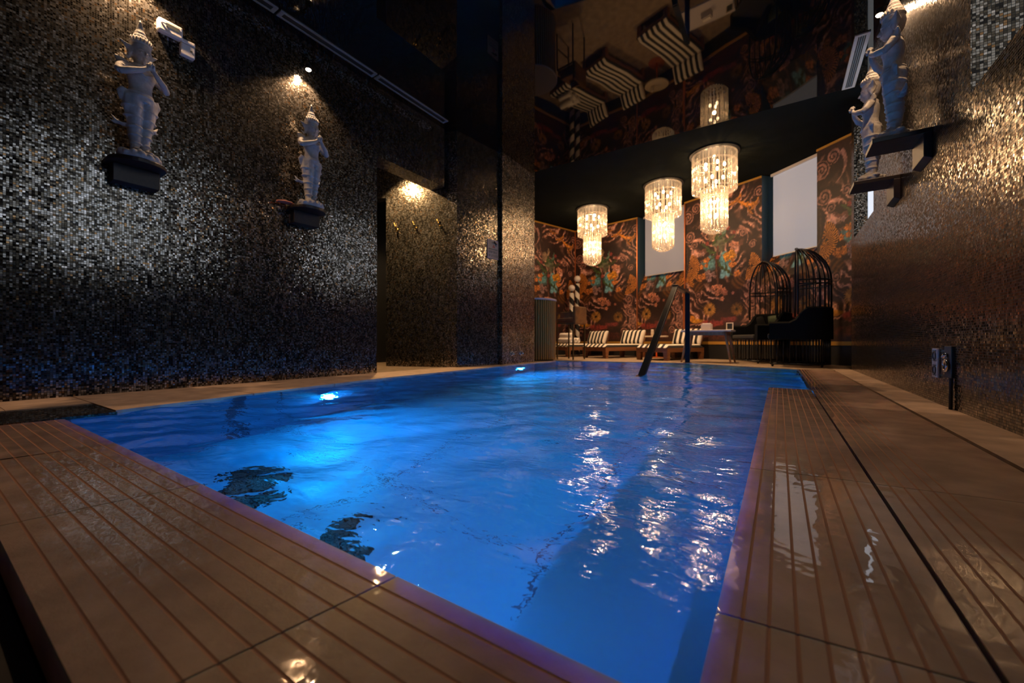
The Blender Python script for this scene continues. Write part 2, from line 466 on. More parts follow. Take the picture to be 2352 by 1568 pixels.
struct(w.obj('wall_passage', M['black']), 'dark passage behind the alcove doorway', 'wall')
w = MB(); w.box(-5.85,XL-.25,2.9,4.3,HC-.1,HC+.1); w.box(-5.85,-4.1,4.3,6.2,HC-.1,HC+.1)
struct(w.obj('ceiling_alcove', M['black']), 'black alcove ceiling', 'ceiling')
# wall behind the camera
w = MB(); w.box(XL-.25, XR+.3, -2.8, -2.6, -.02, HC)
struct(w.obj('wall_back', mo, uv=True))
# right wall with two deep window openings
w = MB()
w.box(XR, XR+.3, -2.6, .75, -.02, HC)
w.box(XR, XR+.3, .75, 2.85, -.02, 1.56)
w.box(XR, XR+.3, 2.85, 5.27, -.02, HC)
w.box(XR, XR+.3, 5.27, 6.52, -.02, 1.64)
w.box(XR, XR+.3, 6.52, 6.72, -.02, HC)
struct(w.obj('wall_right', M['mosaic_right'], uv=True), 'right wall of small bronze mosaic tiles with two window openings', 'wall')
def side_window(n, y0, y1, z0, xb, label):
    f = MB(); t = .05
    f.box(xb, xb+.05, y0, y1, z0, z0+t); f.box(xb, xb+.05, y0, y1, HC-t, HC)
    f.box(xb, xb+.05, y0, y0+t, z0+t, HC-t); f.box(xb, xb+.05, y1-t, y1, z0+t, HC-t)
    o = struct(f.obj('window_%d' % n, M['teal_dark']), label, 'window')
    b = MB(); b.box(xb-.03, xb-.024, y0+.01, y1-.01, z0+.02, HC-.06)
    b.obj('roller_blind', M['blind_side'], o)
    g = MB(); g.box(xb+.02, xb+.026, y0+t, y1-t, z0+t, HC-t); g.obj('pane', M['black'], o)
side_window(3, .75, 2.85, 1.56, .995, 'tall side window beside the camera with a bright blind')
side_window(4, 5.27, 6.52, 1.64, .93, 'side window behind the statues on the right wall with a bright blind')

# ceilings
w = MB(); w.box(XL-.25, XR+.3, -2.8, 6.07, HC, HC+.16)
struct(w.obj('ceiling', M['mirror']), 'glossy black mirror ceiling over the pool', 'ceiling')
w = MB(); w.box(-5.9, 1.6, 6.06, 10.9, HF, HF+.1)
struct(w.obj('ceiling_far', M['ceiling_matt']), 'dark matt ceiling over the lounge', 'ceiling')

# ------------------------------------------------------------------ floor, coping, pool
POOL = [(-.07,.42),(-.07,3.75),(.19,3.80),(.18,6.40),(-1.30,7.28),(-3.50,6.78),(-3.27,2.56),(-2.86,.42)]

def mark_grooves(mb, prof):
    n = len(prof)
    for i in range(n):
        a, b = prof[i], prof[(i+1)%n]
        if -.01 < min(a[1],b[1]) < -.0005: mb.m[len(mb.m)-n+i] = 1
def grooved(x0, x1, ya, yb, slant, ng, z1=0.0, z0=-.06, w=.0032, dep=.0007, mb=None):
    """one slab with ng grooves running along x, between y=ya and y=yb"""
    prof = []
    step = (yb-ya)/ng
    prof.append((ya, z1))
    for k in range(1, ng):
        c = ya + k*step
        prof += [(c-w/2-.001, z1), (c-w/2+.001, z1-dep), (c+w/2-.001, z1-dep), (c+w/2+.001, z1)]
    prof.append((yb, z1))
    prof += [(yb, z0), (ya, z0)]
    n = len(prof)
    v = [(x0+slant*(p[0]-yb), p[0], p[1]) for p in prof] + [(x1+slant*(p[0]-yb), p[0], p[1]) for p in prof]
    f = [tuple(range(n)), tuple(range(n,2*n))[::-1]] + [(i, n+i, n+(i+1)%n, (i+1)%n) for i in range(n)]
    mb.add(v, f); mark_grooves(mb, prof)

w = MB(); g = .004
xs = [-2.775,-1.952,-1.223,-.49,-.075]
for i in range(len(xs)-1):
    grooved(xs[i]+g*.5, xs[i+1]-g*.5, .10, .42, .15 if i else .08, 10, mb=w)
struct(w.obj('trim_1', [M['slab_near'],M['groove']]), 'grooved brown paving slabs along the near edge of the pool', 'paving')

def grooved_y(x0, x1, xs_end, ya, yb, ng, mb, slant=.0):
    """slab with grooves along y from x0 to xs_end, smooth on to x1"""
    prof = [(x0,0)]; w_=.0028; step = (xs_end-x0)/ng
    for k in range(1, ng+ (1 if xs_end < x1 else 0)):
        c = x0+k*step
        prof += [(c-w_/2-.001,0),(c-w_/2+.001,-.0007),(c+w_/2-.001,-.0007),(c+w_/2+.001,0)]
    prof += [(x1,0),(x1,-.06),(x0,-.06)]
    n = len(prof)
    v = [(p[0], ya+slant*(p[0]-x0), p[1]) for p in prof] + [(p[0], yb+slant*(p[0]-x0), p[1]) for p in prof]
    f = [tuple(range(n))[::-1], tuple(range(n,2*n))] + [(i,(i+1)%n,n+(i+1)%n,n+i) for i in range(n)]
    mb.add(v, f); mark_grooves(mb, prof)
w = MB()
ys = [-2.4,-1.6,-.87,-.135,.60,1.335,2.07,2.80,3.755]
for i in range(len(ys)-1): grooved_y(-.07, .195, .195, ys[i]+.002, ys[i+1]-.002, 9, w, .10 if i < 7 else .04)
ys2 = [-2.4,-1.0,-.2,.58,1.358,2.135,2.93,3.75,4.6,5.4,6.40]
for i in range(len(ys2)-1): grooved_y(.203, .560, .335, ys2[i]+.002, ys2[i+1]-.002, 5, w, .10 if i < 9 else 0)
struct(w.obj('trim_2', [M['slab_right'],M['groove']]), 'grooved brown paving slabs along the right edge of the pool, wet with a film of water', 'paving')
w = MB(); w.box(.19,.60,-2.6,6.45,-.12,-.062)
w.box(XL,.19,-2.6,.10,-.14,-.075)
struct(w.obj('trim_3', M['black']), 'black drainage slot under the paving', 'drain')
w = MB(); w.box(.578, XR, -2.6, 6.9, -.06, .0)
struct(w.obj('trim_4', M['strip']), 'pale stone strip along the foot of the right wall', 'floor')
w = MB(); w.box(XL, .20, -2.6, .052, -.05, 0)
struct(w.obj('trim_5', M['stone']))
# left coping
w = MB()
pl = [(-2.86,.62),(-3.27,2.56),(-3.50,6.78),(-3.62,6.78),(-3.62,5.15),(XL,4.06),(XL,3.9),(XL,.62)]
ybr = [.30,.62,1.35,2.05,2.75,3.4,4.06]
def xe(y):
    if y < 2.56: return -2.86+(y-.42)/(2.14)*(-.41)
    return -3.27+(y-2.56)/(4.22)*(-.23)
for i in range(len(ybr)-1):
    a, b = ybr[i]+.003, ybr[i+1]-.003
    xi = xe if i else (lambda y: -3.36)
    w.prism([(XL,a),(xi(a),a),(xi(b),b),(XL,b)], -.06, 0)
w.prism([(XL,4.06),(xe(4.06),4.06),(xe(5.15),5.15),(-3.66,5.15),(-3.78,4.3),(XL,4.24)], -.06, 0)
w.prism([(-3.615,5.15),(xe(5.15),5.15),(xe(6.78),6.78),(-3.63,6.78)], -.06, 0)
w.box(XL, -3.36, -2.6, .30, -.06, 0)
struct(w.obj('trim_6', M['strip']), 'stone coping along the foot of the left wall', 'paving')
w = MB(); w.box(-3.36,-2.86,.10,.62,-.06,-.004); w.box(-3.36,-2.785,-2.6,.10,-.06,-.004)
struct(w.obj('floor_wet', M['mosaic_floor'], uv=True), 'wet mosaic floor patch at the near left corner of the pool', 'floor')
# alcove and lounge floors
w = MB(); w.prism([(-5.75,3.0),(XL,3.03),(XL,4.20),(-4.7,4.2),(-4.7,6.2),(-5.75,6.2)], -.06, -.001)
w.prism([(-4.6,6.2),(-3.62,6.2),(-3.5,6.78),(-1.30,7.28),(.18,6.40),(.578,6.40),(.578,6.9),(1.2,6.9),(1.2,7.8),(.5,8.4),(-.25,9.1),(-1.7,9.9),(-2.9,10.4),(-4.8,10.7),(-5.6,8.8)], -.06, 0)
struct(w.obj('floor', M['stone']), 'warm beige stone floor of the lounge', 'floor')

# pool basin
DEP = 1.30
def basin():
    mb = MB(); n = len(POOL)
    v = [(p[0],p[1],-.058) for p in POOL] + [(p[0],p[1],-DEP) for p in POOL]
    f = [(i, n+i, n+(i+1)%n, (i+1)%n) for i in range(n)] + [tuple(range(n,2*n))]
    mb.add(v, f)
    return mb
bm_ = basin()
# bench along the right side, entry steps at the far right
bm_.box(-.46,-.07,.42,3.5,-DEP,-.42); bm_.box(-.125,-.07,.42,3.72,-DEP,-.13)
for k in range(4):
    y1 = 6.75-.36*k
    xa = -1.6
    bm_.prism([(xa, y1-.36-.0),(.185,y1-.36-.45 if k else y1-.8),(.185,6.38),(-1.30,7.26),(xa,7.2)], -DEP+.01*k, -.20-.24*k)
o = bm_.obj('pool_basin', M['liner'], uv=False)
struct(o, 'blue lit pool basin with a bench and entry steps', 'pool')

def inside(x, y, poly):
    n = len(poly); c = np.zeros(x.shape, bool); j = n-1
    for i in range(n):
        xi, yi = poly[i]; xj, yj = poly[j]
        if yi != yj:
            c ^= ((yi > y) != (yj > y)) & (x < (xj-xi)*(y-yi)/(yj-yi)+xi)
        j = i
    return c

def make_water():
    st = .016
    x = np.arange(-3.56,.24,st); y = np.arange(.36,7.36,st)
    X, Y = np.meshgrid(x, y)
    rng = np.random.RandomState(3)
    Z = np.zeros_like(X)
    for k in range(26):
        lam = rng.uniform(.10,.55); th = rng.uniform(0,2*PI); ph = rng.uniform(0,2*PI)
        amp = .00075*(lam/.3)**.9
        Z += amp*np.sin(2*PI/lam*(X*math.cos(th)+Y*math.sin(th))+ph)
    # upwelling jets: low dome with rings round it
    for (cx,cy,a,r) in ((-1.15,.56,.0065,.055),(-.66,.52,.0075,.05),(-.545,.475,.007,.035),(-1.03,2.93,.004,.10),(-1.7,1.25,.002,.08)):
        d = np.hypot(X-cx,Y-cy)
        Z += a*np.exp(-(d/r)**2) + a*.30*np.cos(2*PI*d/.032)*np.exp(-d/(r*2.4))
        if r < .04:
            Z += .004*np.exp(-(d/.09)**2)*rng.uniform(-1,1,X.shape)
    Z = np.clip(Z, -.02, .02)
    keep = inside(X, Y, POOL)
    # calm towards the rim
    ny, nx = X.shape
    k = keep.copy()
    for _ in range(2):
        kk = k.copy()
        kk[1:] |= k[:-1]; kk[:-1] |= k[1:]; kk[:,1:] |= k[:,:-1]; kk[:,:-1] |= k[:,1:]
        k = kk
    idx = -np.ones(X.shape, int); idx[k] = np.arange(k.sum())
    Zs = -.010 + np.where(keep, Z, np.minimum(Z, 0))
    verts = np.stack([X[k],Y[k],Zs[k]],1)
    a = idx[:-1,:-1]; b = idx[:-1,1:]; c = idx[1:,1:]; d = idx[1:,:-1]
    ok = (a>=0)&(b>=0)&(c>=0)&(d>=0)
    quads = np.stack([a[ok],b[ok],c[ok],d[ok]],1)
    me = bpy.data.meshes.new('water')
    me.from_pydata(verts.tolist(), [], quads.tolist())
    me.polygons.foreach_set('use_smooth', [True]*len(me.polygons))
    me.materials.append(M['water'])
    o = bpy.data.objects.new('water', me); C.objects.link(o)
    return struct(o, 'rippling blue pool water', 'water')
make_water()

# round suction grilles on the pool floor
for (x,y,r,lab) in ((-2.39,1.06,.17,'dark round drain grille on the pool floor, the left of the two'),(-1.66,1.14,.12,'dark round drain grille on the pool floor, the one by the bubbling jet')):
    t = thing('floor_drain', lab, 'drain', (x,y,-DEP), 0, 'drain grilles on the pool floor')
    a = MB(); a.lathe([(r,0),(r,.012),(r*.9,.02)], 32); a.obj('rim', M['black'], t)
    for k in range(5):
        a = MB(); h = r*.85*math.sqrt(max(.05,1-((k-2)/2.6)**2)); a.box(-h,h,(k-2)*r*.33-.008,(k-2)*r*.33+.008,.02,.028); a.obj('bar', M['steel_black'], t)
# underwater lamps
def pool_lamp(loc, direc, label, lens='pool_lens'):
    t = thing('underwater_lamp', label, 'pool light', loc, math.atan2(direc[1],direc[0]), 'underwater pool lights')
    a = MB(); a.torus((.012,0,0), .085, .014, 28, 8, 'x'); a.obj('bezel', M['white_plastic'], t, smooth=True)
    b = MB(); b.tube([(.004,0,0),(.014,0,0),(.02,0,0)],[.08,.075,.05], 24); b.obj('lens', M[lens], t)
    return t
pool_lamp((-3.16,1.98,-.62), (1,-.1), 'underwater pool light low on the left side of the pool, nearer the camera')
pool_lamp((-3.41,5.35,-.72), (1,-.1), 'underwater pool light on the left side of the pool near the mosaic pillar')
pool_lamp((-.62,.425,-.42), (0,1), 'underwater pool light in the near side of the pool by the bubbling jet', 'pool_lens_dim')

# ------------------------------------------------------------------ mural
def vnoise(u, z, sx, sz, seed):
    rng = np.random.RandomState(seed)
    G = rng.rand(64,64)
    x = (u*sx) % 62; y = (z*sz) % 62
    xi = x.astype(int); yi = y.astype(int); fx = x-xi; fy = y-yi
    fx = fx*fx*(3-2*fx); fy = fy*fy*(3-2*fy)
    return (G[yi,xi]*(1-fx)+G[yi,xi+1]*fx)*(1-fy)+(G[yi+1,xi]*(1-fx)+G[yi+1,xi+1]*fx)*fy

def mural(u, z, seed=0):
    """colour of the wallpaper at (u across the motif 0..1, z height in metres)"""
    s = u*1.75
    shp = u.shape
    n1 = vnoise(s,z,3,3,1)*.6+vnoise(s,z,8,8,2)*.4
    n2 = vnoise(s,z,14,14,3); n3 = vnoise(s,z,30,30,4)
    col = np.zeros(shp+(3,))
    def put(mask, c, k=None):
        mk = np.clip(mask,0,1)[...,None]
        c = np.array(c)
        cc = c*(1 if k is None else k[...,None])
        col[...] = col*(1-mk)+cc*mk
    tone = .45+.8*n2*n3+.35*n3
    col[...] = np.array((.050,.022,.013))*(.5+1.1*n1)[...,None]
    # acanthus strokes
    wx = s+.12*(vnoise(s,z,5,5,5)-.5)+.05*(n2-.5); wz = z+.16*(vnoise(s,z,5,5,6)-.5)+.05*(n3-.5)
    st = np.sin(26*wx+9*np.sin(5*wz)+4*np.sin(9*wx*.7+3*wz))*.5+.5
    body = np.clip((vnoise(s,z,2.6,2.2,9)-.38)*4,0,1)
    put((st>.55)*body*.85, (.27,.125,.085), tone)
    put((st>.84)*body, (.62,.36,.25), tone)
    # darker clearings
    for (cx,cz,rx,rz) in ((.12,2.9,.22,.28),(.62,2.72,.22,.2),(.45,1.08,.42,.14),(.93,2.0,.05,.6),(.02,2.1,.06,.5),(.75,.62,.2,.12)):
        d = ((u-cx)/rx)**2+((z-cz)/rz)**2
        put(np.clip(1.6-1.3*d-.8*(n2-.4),0,1)*.85, (.035,.016,.011), .6+.8*n1)
    def spiral(cx,cz,r,sg,c,pitch=.05):
        dx = (s-cx*1.75)*sg; dz = z-cz; rr = np.hypot(dx,dz); th = np.arctan2(dz,dx)
        q = (rr/pitch-th/(2*PI))%1
        put((rr<r)*(q<.58), c, .6+.7*n3); put((rr<r)*(q>.58)*.8, (.03,.014,.01))
    def tail(cx,cz,r,sg,a0,a1,wd,c):
        dx = (s-cx*1.75)*sg; dz = z-cz; rr = np.hypot(dx,dz); th = np.arctan2(dz,dx)
        w_ = wd*np.clip((th-a0)/(a1-a0),0,1)
        put((np.abs(rr-r)<w_)*(th>a0)*(th<a1), c, .6+.7*n3)
    pk = (.34,.18,.125)
    for a in ((.78,2.45,.085,1),(.89,1.12,.13,1),(.08,2.62,.13,-1),(.15,2.42,.09,1),(.87,1.42,.11,-1),(.2,1.35,.09,-1),(.3,2.62,.08,-1),
              (.05,3.05,.15,1),(.17,3.2,.12,-1),(.93,.72,.10,-1),(.8,.62,.09,1),(.22,2.0,.07,1),(.9,2.2,.08,-1),(.97,3.15,.1,1)):
        spiral(*a, pk, .05 if a[2] < .1 else .062)
    for a in ((.80,1.05,.22,1,-1.0,1.4,.035,pk),(.1,2.75,.26,-1,-1.2,1.2,.04,(.36,.2,.14)),(.86,.62,.17,1,-.3,2.2,.03,pk),(.7,2.35,.25,1,-.6,1.3,.03,(.38,.2,.14)),(.12,3.05,.3,1,-1.3,.7,.04,(.34,.19,.14))):
        tail(*a)
    # gold leaves top right
    def leaf(cx,cz,L_,W_,ang,c,vein=True):
        dx = s-cx*1.75; dz = z-cz; ca, sa = math.cos(ang), math.sin(ang)
        a = dx*ca+dz*sa; b = -dx*sa+dz*ca
        b = b - .25*a*a/L_
        prof = W_*np.sqrt(np.clip(1-(a/L_)**2,0,1))*(.8+.3*np.sin(a*60))
        k = .65+.6*n3+(.35*(np.abs(b)<W_*.15) if vein else 0)
        put((np.abs(a)<L_)*(np.abs(b)<prof), c, k)
    for a in ((.82,2.98,.20,.05,-.4,(.62,.27,.035)),(.7,3.1,.16,.045,.5,(.5,.22,.04)),(.93,2.93,.13,.04,.9,(.42,.19,.04)),(.86,2.83,.1,.03,-1.0,(.34,.15,.03)),(.55,3.22,.14,.04,-.2,(.36,.16,.04))):
        leaf(*a)
    # tree: teal sky, leaves, trunk
    def blob(cx,cz,rx,rz,c,soft=1.6):
        d = ((s-cx*1.75)/rx)**2+((z-cz)/rz)**2
        put(np.clip((1.1-d-1.2*(n2-.5))*soft,0,1), c, .6+.7*n3)
    for a in ((.36,1.96,.19,.16,(.15,.36,.34)),(.57,1.96,.20,.18,(.16,.40,.39)),(.57,1.74,.15,.12,(.20,.44,.47)),(.5,2.35,.16,.16,(.16,.17,.10)),(.4,2.55,.12,.12,(.30,.21,.12))):
        blob(*a)
    gr = (.065,.11,.028)
    for a in ((.37,2.22,.15,.05,-.6,gr),(.45,2.45,.15,.045,1.1,gr),(.54,2.5,.15,.05,.8,(.06,.12,.05)),(.62,2.38,.14,.045,.3,(.08,.10,.03)),(.52,1.86,.18,.035,-.8,gr),(.6,1.77,.15,.03,-1.0,(.10,.12,.025)),(.4,2.08,.12,.035,.6,(.06,.12,.06)),(.57,2.6,.11,.04,1.3,(.12,.2,.14)),(.47,2.68,.10,.05,1.4,(.28,.2,.11)),(.3,2.36,.11,.035,2.4,(.07,.1,.03))):
        leaf(*a)
    put((np.abs(s-.46*1.75-.02*np.sin(z*9))<.022)*(z>1.52)*(z<2.3), (.16,.07,.04), .6+.7*n3)
    # flowers
    def flower(cx,cz,r,c,ph=0.0,core=(.35,.09,.02)):
        dx = s-cx*1.75; dz = z-cz; rr = np.hypot(dx,dz); th = np.arctan2(dz,dx)+ph
        put(rr < r*1.08*(.62+.4*np.abs(np.cos(2.5*th))), tuple(x*.3 for x in c))
        put(rr < r*(.55+.42*np.abs(np.cos(2.5*th))), c, .7+.45*n3)
        put(rr < r*.22, core)
    og = (.72,.30,.07); ye = (.80,.40,.035); sm = (.66,.31,.17); mv = (.40,.27,.235)
    rng = np.random.RandomState(11)
    def cluster(cx,cz,rx,rz,n,r,c):
        for _ in range(n):
            a = rng.uniform(0,2*PI); q = math.sqrt(rng.rand())
            k = rng.uniform(.75,1.15)
            flower(cx+rx*q*math.cos(a), cz+rz*q*math.sin(a), r*rng.uniform(.8,1.2), tuple(x*k for x in c), rng.uniform(0,6))
    cluster(.36,1.72,.075,.10,16,.045,mv)
    cluster(.62,2.06,.07,.08,8,.055,ye)
    cluster(.68,1.9,.05,.07,5,.045,og)
    cluster(.23,1.72,.055,.08,7,.06,og)
    cluster(.29,2.0,.05,.13,8,.048,og)
    cluster(.46,1.42,.10,.10,14,.055,sm)
    cluster(.6,1.36,.08,.08,6,.045,(.5,.22,.14))
    cluster(.68,2.28,.05,.12,6,.045,(.6,.3,.18))
    for a in ((.72,1.68,.075,og),(.53,1.22,.05,sm),(.95,1.75,.06,og),(.93,1.86,.05,og),(.04,1.7,.06,og),(.33,2.4,.05,(.3,.06,.05)),(.47,2.07,.045,(.5,.12,.07)),(.6,2.62,.05,(.32,.06,.05)),(.68,2.5,.04,(.36,.08,.06)),(.27,2.2,.05,(.5,.3,.25))):
        flower(*a)
    # striped shell fans
    def fan(cx,cz,r,sg,fl=1):
        dx = (s-cx*1.75)*sg; dz = z-cz; rr = np.hypot(dx,dz); th = np.arctan2(dz,dx)
        q = (th*2.9 - rr*4.2*fl)
        m_ = (rr<r)*(th>-1.75)*(th<1.25)*(rr>r*.12)
        put(m_*1.0, (.045,.018,.006))
        put(m_*((q%.42)<.23), (.68,.29,.05), .55+.6*(rr/r))
    fan(.84,1.80,.26,1); fan(.13,1.68,.15,-1); fan(.05,1.95,.3,1)
    def hair(cx,cz,rx,rz,sg):
        dx = (s-cx*1.75); dz = z-cz
        d = (dx/rx)**2+(dz/rz)**2
        q = np.sin(80*(dx*.7*sg+dz*.7)+6*dx*dz*40)
        put(np.clip(2.2-2.2*d,0,1)*.9, (.17,.075,.018), .8+.4*q)
    hair(.72,1.5,.17,.15,1); hair(.2,1.52,.15,.13,-1)
    # low band: dandelion clocks, gold and crimson
    def dandelion(cx,cz,r,c):
        dx = s-cx*1.75; dz = z-cz; rr = np.hypot(dx,dz); th = np.arctan2(dz,dx)
        ray = .55+.45*np.sin(th*17)*np.sin(th*5+1)
        put((rr<r*(.9+.12*np.sin(th*23)))*(.35+.65*ray), c, .6+.5*n3)
        put(rr<r*.22, (.015,.008,.004))
    dandelion(.36,1.02,.15,(.55,.30,.06)); dandelion(.71,.99,.13,(.34,.18,.035))
    blob(.1,.86,.16,.08,(.60,.27,.03)); blob(.2,.80,.14,.05,(.55,.28,.035)); blob(.4,.74,.3,.08,(.26,.05,.035)); blob(.62,.8,.2,.06,(.2,.05,.04)); blob(.95,.9,.12,.1,(.3,.17,.12))
    blob(.5,.5,.6,.1,(.09,.03,.02))
    k = .8+.4*n3
    return np.clip((col*k[...,None])**1.2*1.3*np.array((.80,.76,.86)),0,1)

def colored_mesh(name, P, Ccol):
    """grid of points P[ny,nx,3] with colours"""
    ny, nx = P.shape[:2]
    idx = np.arange(ny*nx).reshape(ny,nx)
    q = np.stack([idx[:-1,:-1],idx[:-1,1:],idx[1:,1:],idx[1:,:-1]],-1).reshape(-1,4)
    me = bpy.data.meshes.new(name)
    me.from_pydata(P.reshape(-1,3).tolist(), [], q.tolist())
    a = me.color_attributes.new('pattern','FLOAT_COLOR','POINT')
    rgba = np.ones((ny*nx,4)); rgba[:,:3] = Ccol.reshape(-1,3)
    a.data.foreach_set('color', rgba.astype(np.float32).ravel())
    me.materials.append(M['mural'])
    o = bpy.data.objects.new(name, me); C.objects.link(o)
    return o
mm = mat('printed wallpaper', (.2,.1,.05), .55); N_, L_ = nt(mm)
at = N_.new('ShaderNodeVertexColor'); at.layer_name = 'pattern'; L_.new(at.outputs['Color'], bsdf(mm).inputs['Base Color'])
M['mural'] = mm

RES = .0125
def mural_panel(name, p0, p1, u0, u1, z0, z1, label):
    L = math.hypot(p1[0]-p0[0],p1[1]-p0[1])
    nx = max(2,int(L/RES)); ny = max(2,int((z1-z0)/RES))
    t = np.linspace(0,1,nx)[None,:].repeat(ny,0); z = np.linspace(z0,z1,ny)[:,None].repeat(nx,1)
    P = np.stack([p0[0]+(p1[0]-p0[0])*t, p0[1]+(p1[1]-p0[1])*t, z],-1)
    o = colored_mesh(name, P, mural(u0+(u1-u0)*t, z))
    m_ = o.modifiers.new('thickness','SOLIDIFY'); m_.thickness = .06; m_.offset = -1
    struct(o, label, 'wall')
    return o

W = [(-5.21,8.70),(-4.73,10.32),(-2.91,10.02),(-1.74,9.52),(-.27,8.77),(.50,8.07),(1.05,7.55)]
ZB = .36
mural_panel('wall_far_1', (-5.7,7.05), W[1], -.75, 1.0, ZB, HF, 'floral wallpaper panel left of the far corner')
mural_panel('wall_far_2', W[1], W[2], 0, 1, ZB, HF, 'floral wallpaper panel right of the far corner, behind the left chandelier')
mural_panel('wall_far_3', W[2], W[3], .2, 1.0, ZB, 1.52, 'floral wallpaper under the far window')
mural_panel('wall_far_4', W[3], W[4], .0, 1.0, ZB, HF, 'floral wallpaper panel between the two far windows')
mural_panel('wall_far_5', W[4], W[5], .15, .85, ZB, 1.50, 'floral wallpaper under the window behind the cage chairs')
mural_panel('wall_far_6', W[5], W[6], .0, .5, ZB, HF, 'floral wallpaper panel beside the right mosaic wall')

def offset(p, q, d):
    t = Vector((q[0]-p[0], q[1]-p[1])).normalized(); n = Vector((-t.y, t.x))   # outwards (away from the room)
    return Vector((p[0],p[1]))+n*d, Vector((q[0],q[1]))+n*d

def far_window(n, p0, p1, zs, zb, u0, u1, bm1, label, gap=.11, bdep=.14):
    dep = .30
    a, b = offset(p0, p1, dep)
    t2 = Vector((p1[0]-p0[0], p1[1]-p0[1])); Lw = t2.length; t2.normalize(); nn = Vector((-t2.y,t2.x))
    # sloping sill carrying the wallpaper
    nx = int(Lw/RES); ny = 26
    tt = np.linspace(0,1,nx)[None,:].repeat(ny,0); kk = np.linspace(0,1,ny)[:,None].repeat(nx,1)
    zz = zs+kk*.58
    P = np.stack([p0[0]+(p1[0]-p0[0])*tt+nn.x*dep*kk, p0[1]+(p1[1]-p0[1])*tt+nn.y*dep*kk, zz],-1)
    sill = colored_mesh('window_%d_sill' % n, P, mural(u0+(u1-u0)*tt, zz))
    mo_ = sill.modifiers.new('thickness','SOLIDIFY'); mo_.thickness = .03; mo_.offset = -1
    struct(sill, 'sloping wallpapered sill of ' + label, 'window sill')
    # reveals, frame and pane
    f = MB()
    def wallbox(q0, q1, d0, d1, z0, z1):
        A = Vector((p0[0],p0[1]))+t2*q0; B = Vector((p0[0],p0[1]))+t2*q1
        c = [A+nn*d0, B+nn*d0, B+nn*d1, A+nn*d1]
        f.hexa([(*p,z0) for p in c]+[(*p,z1) for p in c])
    wallbox(-.03, 0, .0, dep+.06, zs-.02, HF); wallbox(Lw, Lw+.03, .0, dep+.06, zs-.02, HF)
    wallbox(0, Lw, dep, dep+.06, zs+.50, zs+.62); wallbox(0, Lw, dep, dep+.06, HF-.06, HF)
    wallbox(0, .06, dep, dep+.06, zs+.5, HF); wallbox(Lw-.06, Lw, dep, dep+.06, zs+.5, HF)
    o = struct(f.obj('window_%d' % n, M['teal_dark']), label, 'window')
    f = MB(); wallbox(.06, Lw-.06, dep+.02, dep+.03, zs+.6, HF-.06); f.obj('pane', M['teal_dark'], o)
    bl = thing('roller_blind', 'roller blind pulled down in ' + label, 'blind', (0,0,0), 0)
    f = MB(); wallbox(gap, Lw-.015, bdep, bdep+.004, zb, HF-.03); f.obj('cloth', bm1, bl)
    f = MB(); wallbox(gap, Lw-.015, bdep-.012, bdep-.001, zb-.018, zb); f.obj('bottom_bar', M['grille_light'], bl)
    f = MB(); wallbox(gap-.03, Lw-.005, bdep-.03, bdep-.004, HF-.05, HF-.004); f.obj('head_rail', M['grille_light'], bl)
    return o
far_window(1, W[2], W[3], 1.52, 1.97, .2, 1.0, M['blind_dim'], 'the far window behind the middle chandelier')
far_window(2, W[4], W[5], 1.50, 1.92, .15, .85, M['blind_far'], 'the large window above the cage chairs')

# copper and gold trims, black base
w = MB()
def bar2(mb, p, q, h0, h1, d0, d1):
    t = Vector((q[0]-p[0], q[1]-p[1])).normalized(); n = Vector((t.y,-t.x))      # into the room
    A = Vector(p[:2]); B = Vector(q[:2])
    c = [A+n*d1, B+n*d1, B+n*d0, A+n*d0]
    mb.hexa([(*x,h0) for x in c]+[(*x,h1) for x in c])
b_ = MB(); g_ = MB(); t_ = MB()
pts = [(-5.7,7.05)]+W[1:]
for i in range(len(pts)-1):
    bar2(b_, pts[i], pts[i+1], 0, .30, -.06, .0)
    bar2(g_, pts[i], pts[i+1], .30, .36, -.06, .012)
    if i not in (2,4): bar2(t_, pts[i], pts[i+1], HF-.035, HF-.001, 0, .015)
struct(b_.obj('baseboard_far', M['black']), 'black base under the floral wall', 'baseboard')
struct(g_.obj('trim_7', M['gold']), 'gold skirting strip under the wallpaper', 'trim')
struct(t_.obj('trim_8', M['gold']), 'thin gold strip along the top of the wallpaper', 'trim')
w = MB()
def post(p, q, f, z0, z1, wd=.022):
    A = Vector(p)+(Vector(q)-Vector(p))*f
    t = (Vector(q)-Vector(p)).normalized()
    bar2(w, A-t*wd/2, A+t*wd/2, z0, z1, 0, .02)
post(W[1], W[2], .008, .36, HF-.04); post(W[1], W[2], .992, .36, HF-.04); post(W[2], W[3], .985, .36, 1.5); post(W[3],W[4],.006,.36,HF-.04)
struct(w.obj('trim_9', M['copper']), 'upright copper strips between the wallpaper panels', 'trim')

# ------------------------------------------------------------------ ceiling grilles
def linear_diffuser(y0, y1, label):
    t = thing('slot_diffuser', label, 'air vent', (-3.725,y0,HC), 0, 'slot diffusers along the left ceiling edge')
    L = y1-y0; a = MB()
    a.box(-.045,-.028,0.012,L-.012,-.012,-.0005); a.box(.028,.045,.012,L-.012,-.012,-.0005)
    a.box(-.028,.028,.012,.045,-.012,-.0005); a.box(-.028,.028,L-.045,L-.012,-.012,-.0005)
    a.obj('frame', M['diffuser'], t)
    b = MB(); b.box(-.028,.028,.045,L-.045,-.006,-.0004); b.obj('slot', M['dark'], t)
linear_diffuser(.82,1.85,'grey slot diffuser in the ceiling at the near end of the row')
linear_diffuser(1.85,2.90,'grey slot diffuser in the ceiling right of the farther left statue')
linear_diffuser(2.90,4.04,'grey slot diffuser at the far end of the row, above the alcove')
t = thing('ceiling_grille', 'light grey slatted air grille in the ceiling by the right wall', 'air vent', (.665,5.06,HC))
